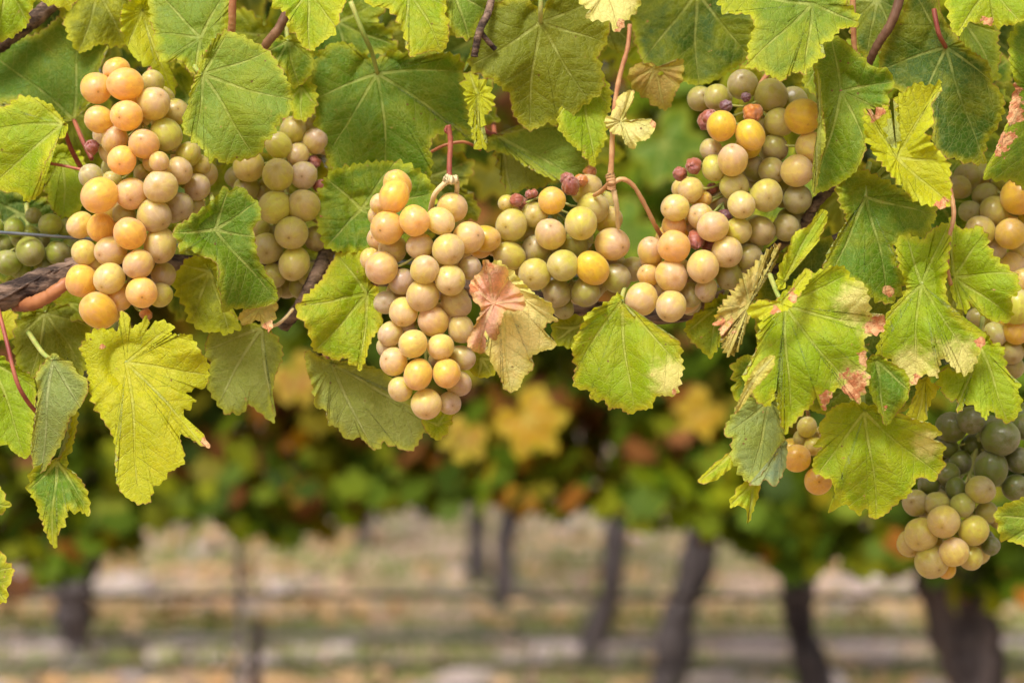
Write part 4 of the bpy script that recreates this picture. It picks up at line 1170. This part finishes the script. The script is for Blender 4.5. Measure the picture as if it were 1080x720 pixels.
def bunch(label, front, data, stalk, fill=0.75, scale=1.0, curve=0.35, seed=1, top=None, name='grape_bunch'):
    """data: (x, y, r, colour, layer) in photo px; layer 0 = nearest. Grapes listed first lie in front where they overlap."""
    rs = np.random.RandomState(seed)
    mm = D0 / FPX
    xs = np.array([d[0] for d in data], float); ys = np.array([d[1] for d in data], float)
    cx, cy = xs.mean(), ys.mean()
    sx = xs.std() + 6
    root = bpy.data.objects.new(name, None)
    COL.objects.link(root)
    org = P3(*(top or (cx, ys.min())), front / 1000 + 0.012)
    root.location = org
    tag(root, label, 'grapes', 'grape bunches on the near vine')
    # axis of the bunch: fit x on y
    A = np.polyfit(ys, xs, 1) if ys.std() > xs.std() * 0.8 else None
    items = sorted(data, key=lambda d: d[4])
    placed = []
    for d in items:
        x, y, r, c, lay = d
        ax = (A[0] * y + A[1]) if A is not None else cx
        off = abs(x - ax) / (2.1 * sx)
        z = front + lay * 9.0 * r / 16 * mm * 1000 / 0.4524 + curve * 22 * min(off, 1.2) ** 2 + rs.uniform(-1.2, 1.2)
        z /= mm * 1000      # px units
        for (x2, y2, r2, z2) in placed:
            d2 = (x - x2) ** 2 + (y - y2) ** 2
            S = (r + r2) * 0.90
            if d2 < S * S:
                z = max(z, z2 + math.sqrt(S * S - d2)) if z > z2 - 3 or True else z
        placed.append((x, y, r, z))
    allg = [(p[0], p[1], p[2], p[3], it[3]) for p, it in zip(placed, items)]
    # grapes of the far side, hidden by those in front
    nb = int(len(allg) * fill)
    for i in range(nb):
        q = allg[rs.randint(len(items))]
        x = q[0] + rs.randn() * 9 + (cx - q[0]) * 0.15; y = q[1] + rs.randn() * 9; r = q[2] * rs.uniform(0.85, 1)
        z = q[3] + 1.3 * r
        for (x2, y2, r2, z2, _c) in allg:
            d2 = (x - x2) ** 2 + (y - y2) ** 2; S = (r + r2) * 0.95
            if d2 < S * S and abs(z - z2) < math.sqrt(S * S - d2):
                z = z2 + math.sqrt(S * S - d2)
        if z < q[3] + 80:
            allg.append((x, y, r, z, q[4]))
    zc = np.mean([g[3] for g in allg])
    for (x, y, r, z, c) in allg[:99]:
        dz = z * mm
        pos = P3(x, y, dz)
        rr = r * 1.01 * mm * (D0 + dz) / D0 * scale
        shr = c in 'rmb'
        rr *= 0.86 if shr else 1.0
        o = bpy.data.objects.new('shrivelled_grape' if shr else 'grape', RM if shr else GMS[rs.randint(6)])
        COL.objects.link(o)
        o.parent = root
        o.location = pos - org
        base = np.array(GC[c])
        if not shr:
            base = base * rs.uniform(0.92, 1.08) * (1 + rs.randn(3) * 0.025)
        o.color = (*np.clip(base, 0.01, 0.92), 1)
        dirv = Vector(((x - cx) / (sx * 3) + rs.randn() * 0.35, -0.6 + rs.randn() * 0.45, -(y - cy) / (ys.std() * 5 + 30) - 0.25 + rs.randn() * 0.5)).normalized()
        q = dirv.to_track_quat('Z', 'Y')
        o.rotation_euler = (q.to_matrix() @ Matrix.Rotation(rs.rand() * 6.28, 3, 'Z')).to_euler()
        el = rs.uniform(0.96, 1.10) * (rs.uniform(0.75, 1.35) if shr else 1.0)
        o.scale = (rr * rs.uniform(0.95, 1.04), rr * rs.uniform(0.95, 1.04), rr * el)
    # rachis and little stalks inside the bunch
    zc_m = zc * mm
    y0, y1 = ys.min(), ys.max()
    pth = [P3((A[0] * y + A[1]) if A is not None else cx, y, zc_m) - org for y in np.linspace(y0 + 14, y1 - 15, 7)]
    specs = [smooth_tube(pth, 0.0016, 0.0007, 24, 8, 0.03)]
    for g in allg[:len(items)]:
        ax = (A[0] * g[1] + A[1]) if A is not None else cx
        yy = max(y0 + 14, min(g[1] - 14, y1 - 20))
        a_ = P3((A[0] * yy + A[1]) if A is not None else cx, yy, zc_m) - org
        b_ = P3(g[0], g[1], g[3] * mm) - org
        if g[1] < y0 + 22:
            continue
        specs.append(smooth_tube([a_, (a_ + b_) / 2 + np.array([0, 0, -0.002]), b_ + (a_ - b_) * 0.12], 0.0007, 0.0006, 6, 6, 0.0))
    tubes('rachis', specs, M_PET_G, root)
    for nm, pts, r0, r1, mat in stalk:
        tubes(nm, [smooth_tube([P3(x, y, z / 1000) - org for x, y, z in pts], r0, r1, 24, 10, 0.05, 0.06)], mat, root)
    return root


bunch('long amber-orange bunch, largest and warmest coloured, beside the brown cane', 4, [
    (101.5, 93, 17, 'o', 1), (123, 74, 14, 'o', 2.2), (132, 89, 17.5, 'o', .6), (104.5, 126, 15.2, 'o', 1), (133.6, 122, 16.3, 'o', .3), (160.5, 87, 13, 'g', 3), (161.8, 109.3, 17, 'p', 1), (186, 118, 13.5, 'g', 3), (175.4, 142, 16.5, 'g', 1.6), (121, 147, 14.6, 'p', 1.5), (152, 152, 16.3, 'o', .3), (128.7, 169, 15.6, 'o', .2), (168, 170.6, 10.8, 'p', 0), (198.7, 162.8, 13.5, 'g', 2.5), (212, 174, 10, 'g', 2.8), (189, 180.3, 14.6, 'p', 1.5), (97, 155, 10, 'r', 2.5), (96, 186, 13, 'w', 2.2),
    (105, 206, 19, 'o', 0), (138.7, 204.5, 17, 'p', .6), (169.5, 197, 18, 'p', .2), (208, 197.5, 14, 'u', 2.6), (190, 217.5, 14.5, 'u', 2), (162.5, 227.5, 18, 'p', .5), (85, 237.5, 14, 'p', 1.8), (106.2, 240, 15.3, 'o', 1), (131, 226, 12, 'u', 2.3), (137, 246, 17, 'o', 0), (168.7, 258.7, 18, 'p', .8), (88.7, 266, 13.5, 'p', 1.5), (117, 265.5, 16.5, 'p', .6), (146, 278.7, 15.8, 'p', .2), (86, 296, 17, 'o', 1), (115, 293.7, 17.3, 'p', .5), (102, 278, 9, 'p', 2.5), (172.5, 290, 13, 'u', 2.4), (169, 311, 13, 'g', 2), (149.5, 308.7, 17, 'o', 0), (126, 315, 13, 'o', 1), (103.7, 327.5, 19, 'y', .2), (153, 331, 8, 'b', 3), (118, 190, 10, 'g', 3), (150, 182, 9, 'g', 3.2), (205, 216, 11, 'g', 3.2)],
    [('stalk', [(150, 90, 40), (160, 70, 45), (175, 40, 60)], 0.00120, 0.00135, M_STALK), ('stalk', [(50, 172, 34), (68, 175, 32), (86, 179, 30)], 0.00075, 0.00075, M_PET_R)], seed=2)
bunch('smaller bunch of dull olive grapes with a few reddened, between two leaves', 42, [
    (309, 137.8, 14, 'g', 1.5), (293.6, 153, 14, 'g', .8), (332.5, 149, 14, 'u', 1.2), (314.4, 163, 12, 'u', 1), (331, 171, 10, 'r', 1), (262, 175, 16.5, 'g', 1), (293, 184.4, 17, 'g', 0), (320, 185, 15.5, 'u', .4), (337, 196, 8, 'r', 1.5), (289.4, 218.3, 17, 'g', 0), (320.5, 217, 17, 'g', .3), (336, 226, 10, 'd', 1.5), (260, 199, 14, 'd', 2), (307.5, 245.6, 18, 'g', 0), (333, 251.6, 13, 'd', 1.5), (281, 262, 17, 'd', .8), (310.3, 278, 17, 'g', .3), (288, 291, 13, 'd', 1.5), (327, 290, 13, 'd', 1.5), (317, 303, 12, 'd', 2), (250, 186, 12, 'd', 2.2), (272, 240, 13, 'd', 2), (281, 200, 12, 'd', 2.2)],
    [('stalk', [(300, 130, 60), (302, 110, 70)], 0.00113, 0.00120, M_STALK)], seed=3)
bunch('long tapering pinkish bunch at the centre hanging from a dark red stalk', 0, [
    (415.7, 207, 16.5, 'o', .5), (401, 214.7, 11, 'p', 1.8), (408, 240, 17, 'o', .4), (399, 251, 12, 'p', 1.8), (437, 232.6, 16.3, 'o', 0), (464.3, 233.2, 14.5, 'p', .5), (477, 219, 16, 'p', 1), (443, 259.4, 14, 'p', 1), (413.7, 263.3, 14.6, 'p', 1), (473, 263.3, 16.3, 'p', 0), (494.4, 250.7, 17, 'p', .8), (512, 252, 15, 'y', 1.8), (402, 282.8, 17.5, 'p', .5), (390.4, 273, 11, 'p', 1.6), (447.8, 284.7, 15.2, 'p', -.2), (475, 295.4, 16.5, 'p', .1), (495.4, 282.8, 12, 'u', 1.4), (424, 297, 14, 'u', 1.6), (446, 311.5, 17, 'p', 0), (425.2, 329, 15, 'p', .5), (406.5, 319, 12.5, 'u', 1.8), (420, 307, 13, 'u', 2), (481.5, 320, 15.8, 'u', 1), (456.5, 338.5, 16.7, 'p', .2), (411.7, 352, 13.5, 'u', 1.2), (486, 347, 14.5, 'u', 1.2), (435.6, 362.5, 15.2, 'p', -.1), (464.8, 365.6, 14, 'p', .5), (414.8, 381.3, 14.4, 'p', .9), (487.7, 377, 13, 'u', 1.6), (440.8, 394.8, 15.6, 'o', -.1), (471, 393.8, 15.6, 'o', 0), (422, 410.4, 13, 'p', .8), (483.5, 404, 13, 'u', 1.6), (449.6, 426, 16.3, 'p', .6), (474, 425, 12, 'u', 1.6), (408, 366, 11, 'u', 2), (462, 380, 11, 'u', 2.2), (430, 345, 11, 'u', 2.4)],
    [('stalk', [(473, 132, 10), (475, 150, 10), (474, 170, 9), (474, 188, 8)], 0.00127, 0.00135, M_PET_R), ('stalk', [(480, 189, 8), (474, 190, 8), (466, 196, 8), (458, 206, 10), (454, 222, 18)], 0.00150, 0.00127, M_CREAM), ('stalk', [(480, 186, 8), (482, 196, 10), (481, 208, 16)], 0.00135, 0.00113, M_CREAM), ('stalk', [(470, 188, 8), (475, 190, 7), (482, 189, 8)], 0.0024, 0.0022, M_CREAM), ('stalk', [(472, 134, 10), (470, 138, 10), (474, 141, 10)], 0.00105, 0.00075, M_PET_R)], seed=4, fill=.4)
bunch('rounded green-gold bunch right of centre, crowned by wrinkled red berries', 20, [
    (539.5, 237.3, 17, 'g', .5), (534, 214, 9, 'g', 2), (545, 211, 10, 'r', 1), (558, 205, 6, 'r', 1.3), (564, 226.7, 14, 'g', 1.3), (582, 211.3, 15, 'y', .5), (602, 196, 12, 'r', .8), (613, 190, 9, 'b', 1.2), (612.7, 235.4, 17.4, 'g', 0), (580.8, 247, 16.3, 'p', .2), (565.5, 262, 15, 'd', 1.4), (606, 259, 15, 'd', 1.4), (625.7, 219.6, 16, 'g', 1), (642, 232, 14, 'g', 1.4), (645.8, 257.4, 17.5, 'p', .5), (537, 269.6, 15.6, 'g', .5), (563.8, 289.2, 16.5, 'g', .3), (593.8, 279.8, 16.5, 'g', .1), (625, 282.9, 17, 'y', 0), (650, 293, 15.5, 'd', 1), (588, 309.3, 15, 'd', 1.2), (617.4, 308.5, 15, 'd', 1), (594, 325, 11, 'd', 2), (668, 284, 13, 'd', 2.2), (522, 258, 13, 'g', 1.5), (558, 247, 10, 'g', 2), (640, 275, 11, 'd', 2)],
    [('stalk', [(664, 26, 6), (662, 50, 4), (655, 75, 4), (649, 105, 3), (646, 140, 3), (645, 170, 4), (643, 192, 6)], 0.00105, 0.00143, M_STALK), ('stalk', [(643, 184, 6), (644.5, 192, 5), (645, 200, 6)], 0.0023, 0.0021, M_STALK), ('stalk', [(645, 190, 6), (636, 200, 14), (627, 206, 24)], 0.00120, 0.00105, M_STALK), ('stalk', [(645, 192, 6), (650, 215, 8), (652, 240, 22)], 0.00143, 0.00105, M_CREAM), ('stalk', [(645, 194, 6), (656, 189, 6), (668, 196, 8), (680, 216, 12), (690, 236, 18), (700, 254, 32)], 0.00127, 0.00105, M_STALK)], seed=5, top=(643, 195))
bunch('tall bunch leaning on the brown cane, gold above and pinkish below', 10, [
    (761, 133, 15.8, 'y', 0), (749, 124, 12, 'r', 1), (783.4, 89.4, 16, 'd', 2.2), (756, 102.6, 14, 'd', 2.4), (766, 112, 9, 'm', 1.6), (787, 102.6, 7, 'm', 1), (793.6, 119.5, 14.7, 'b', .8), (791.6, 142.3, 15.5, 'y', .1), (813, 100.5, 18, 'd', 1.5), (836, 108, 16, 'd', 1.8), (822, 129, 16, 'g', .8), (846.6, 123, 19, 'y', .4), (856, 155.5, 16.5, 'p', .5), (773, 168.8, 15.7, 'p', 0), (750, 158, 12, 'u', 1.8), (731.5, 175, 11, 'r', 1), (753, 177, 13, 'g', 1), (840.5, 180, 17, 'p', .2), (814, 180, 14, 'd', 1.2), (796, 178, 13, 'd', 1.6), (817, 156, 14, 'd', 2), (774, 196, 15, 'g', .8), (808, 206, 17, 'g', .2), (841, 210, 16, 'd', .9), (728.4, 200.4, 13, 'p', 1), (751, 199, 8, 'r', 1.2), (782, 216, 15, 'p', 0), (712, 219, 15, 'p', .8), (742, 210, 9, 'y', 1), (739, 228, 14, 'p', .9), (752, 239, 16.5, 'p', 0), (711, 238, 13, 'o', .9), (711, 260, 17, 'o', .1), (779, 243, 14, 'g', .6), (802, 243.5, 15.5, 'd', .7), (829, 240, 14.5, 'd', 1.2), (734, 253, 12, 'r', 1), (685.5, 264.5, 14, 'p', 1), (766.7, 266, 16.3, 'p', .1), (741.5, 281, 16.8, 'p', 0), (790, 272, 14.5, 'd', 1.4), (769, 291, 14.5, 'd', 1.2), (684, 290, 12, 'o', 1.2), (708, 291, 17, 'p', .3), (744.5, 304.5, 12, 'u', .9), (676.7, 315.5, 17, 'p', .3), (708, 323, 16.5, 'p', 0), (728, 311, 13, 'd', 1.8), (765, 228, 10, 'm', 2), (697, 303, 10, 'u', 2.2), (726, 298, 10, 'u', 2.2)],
    [('stalk', [(800, 92, 50), (815, 70, 60)], 0.00127, 0.00135, M_STALK)], seed=6)
bunch('upper bunch cut by the frame edge, grapes pale with pink lower ones', 42, [
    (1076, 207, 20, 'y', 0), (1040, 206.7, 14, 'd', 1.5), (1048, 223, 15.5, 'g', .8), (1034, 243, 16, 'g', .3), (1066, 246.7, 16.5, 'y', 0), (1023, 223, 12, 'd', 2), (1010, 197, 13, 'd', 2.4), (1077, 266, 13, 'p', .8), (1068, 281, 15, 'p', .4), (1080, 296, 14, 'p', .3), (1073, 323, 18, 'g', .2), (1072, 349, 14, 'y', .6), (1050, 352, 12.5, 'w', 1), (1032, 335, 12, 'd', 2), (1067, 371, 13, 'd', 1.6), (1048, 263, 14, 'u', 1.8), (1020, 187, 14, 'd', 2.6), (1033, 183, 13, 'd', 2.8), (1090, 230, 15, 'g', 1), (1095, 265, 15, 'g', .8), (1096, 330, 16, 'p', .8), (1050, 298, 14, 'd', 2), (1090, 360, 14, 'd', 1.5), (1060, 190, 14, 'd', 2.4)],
    [('stalk', [(1050, 190, 80), (1055, 165, 90)], 0.00127, 0.00135, M_STALK)], seed=7)
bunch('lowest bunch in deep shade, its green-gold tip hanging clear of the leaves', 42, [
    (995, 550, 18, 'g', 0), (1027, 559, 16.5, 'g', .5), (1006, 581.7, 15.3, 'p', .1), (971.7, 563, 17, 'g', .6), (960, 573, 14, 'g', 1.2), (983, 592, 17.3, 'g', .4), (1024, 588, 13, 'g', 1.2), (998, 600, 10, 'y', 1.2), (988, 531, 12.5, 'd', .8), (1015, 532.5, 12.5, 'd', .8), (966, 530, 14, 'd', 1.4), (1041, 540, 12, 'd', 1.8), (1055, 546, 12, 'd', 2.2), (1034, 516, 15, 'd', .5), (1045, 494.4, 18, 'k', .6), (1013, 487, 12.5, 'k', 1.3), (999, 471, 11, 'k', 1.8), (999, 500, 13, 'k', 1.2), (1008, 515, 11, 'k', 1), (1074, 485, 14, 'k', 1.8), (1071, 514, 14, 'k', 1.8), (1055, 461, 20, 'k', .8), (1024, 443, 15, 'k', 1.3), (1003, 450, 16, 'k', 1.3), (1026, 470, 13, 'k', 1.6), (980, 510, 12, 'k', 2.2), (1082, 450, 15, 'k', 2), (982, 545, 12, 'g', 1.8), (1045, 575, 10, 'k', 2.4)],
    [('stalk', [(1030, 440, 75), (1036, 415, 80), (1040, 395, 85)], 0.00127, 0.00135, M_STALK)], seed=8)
bunch('small cluster of unripe green grapes at the frame edge behind the wire', 48, [
    (15, 240, 10, 'v', .6), (53, 237, 11.5, 'v', .5), (32, 265, 15.5, 'v', 0), (3, 258, 10, 'v', .8), (61, 267, 13, 'v', .3), (8, 277, 13.5, 'v', .2), (74, 262, 11, 'v', 1), (31, 247, 9, 'v', 1.4), (44, 252, 9, 'v', 1.6), (-8, 240, 12, 'v', .8), (-12, 268, 13, 'v', .4), (70, 240, 10, 'v', 1.5), (22, 284, 10, 'v', 1.5), (46, 282, 10, 'v', 1.6)],
    [('stalk', [(30, 240, 70), (28, 215, 76)], 0.0013, 0.0013, M_PET_G)], seed=9)
bunch('sparse cluster of orange grapes half hidden behind the five-lobed leaf', 36, [
    (840, 483, 15, 'y', 0), (863, 507, 15, 'y', .3), (851, 450, 11, 'g', 1.2), (858, 470, 10, 'g', 1.6), (846, 462, 9, 'd', 1.8), (878, 488, 13, 'y', 1.0), (870, 460, 12, 'g', 1.6)],
    [('stalk', [(856, 455, 60), (850, 425, 70)], 0.00097, 0.00097, M_STALK)], seed=10, fill=.2)

# red leafstalk of the bright leaf at the left edge
ps = [P3(x, y, z / 1000) for x, y, z in [(-2, 325, 26), (7, 360, 14), (17, 400, 8), (27, 420, 12), (37, 433, 22)]]
o_ = tubes('leaf_stalk', [smooth_tube([p - ps[0] for p in ps], 0.0010, 0.0011, 24, 8)], M_PET_R, None)
o_.location = ps[0]
tag(o_, 'thin pinkish red leafstalk curving down across the bright green leaf', 'leafstalk')
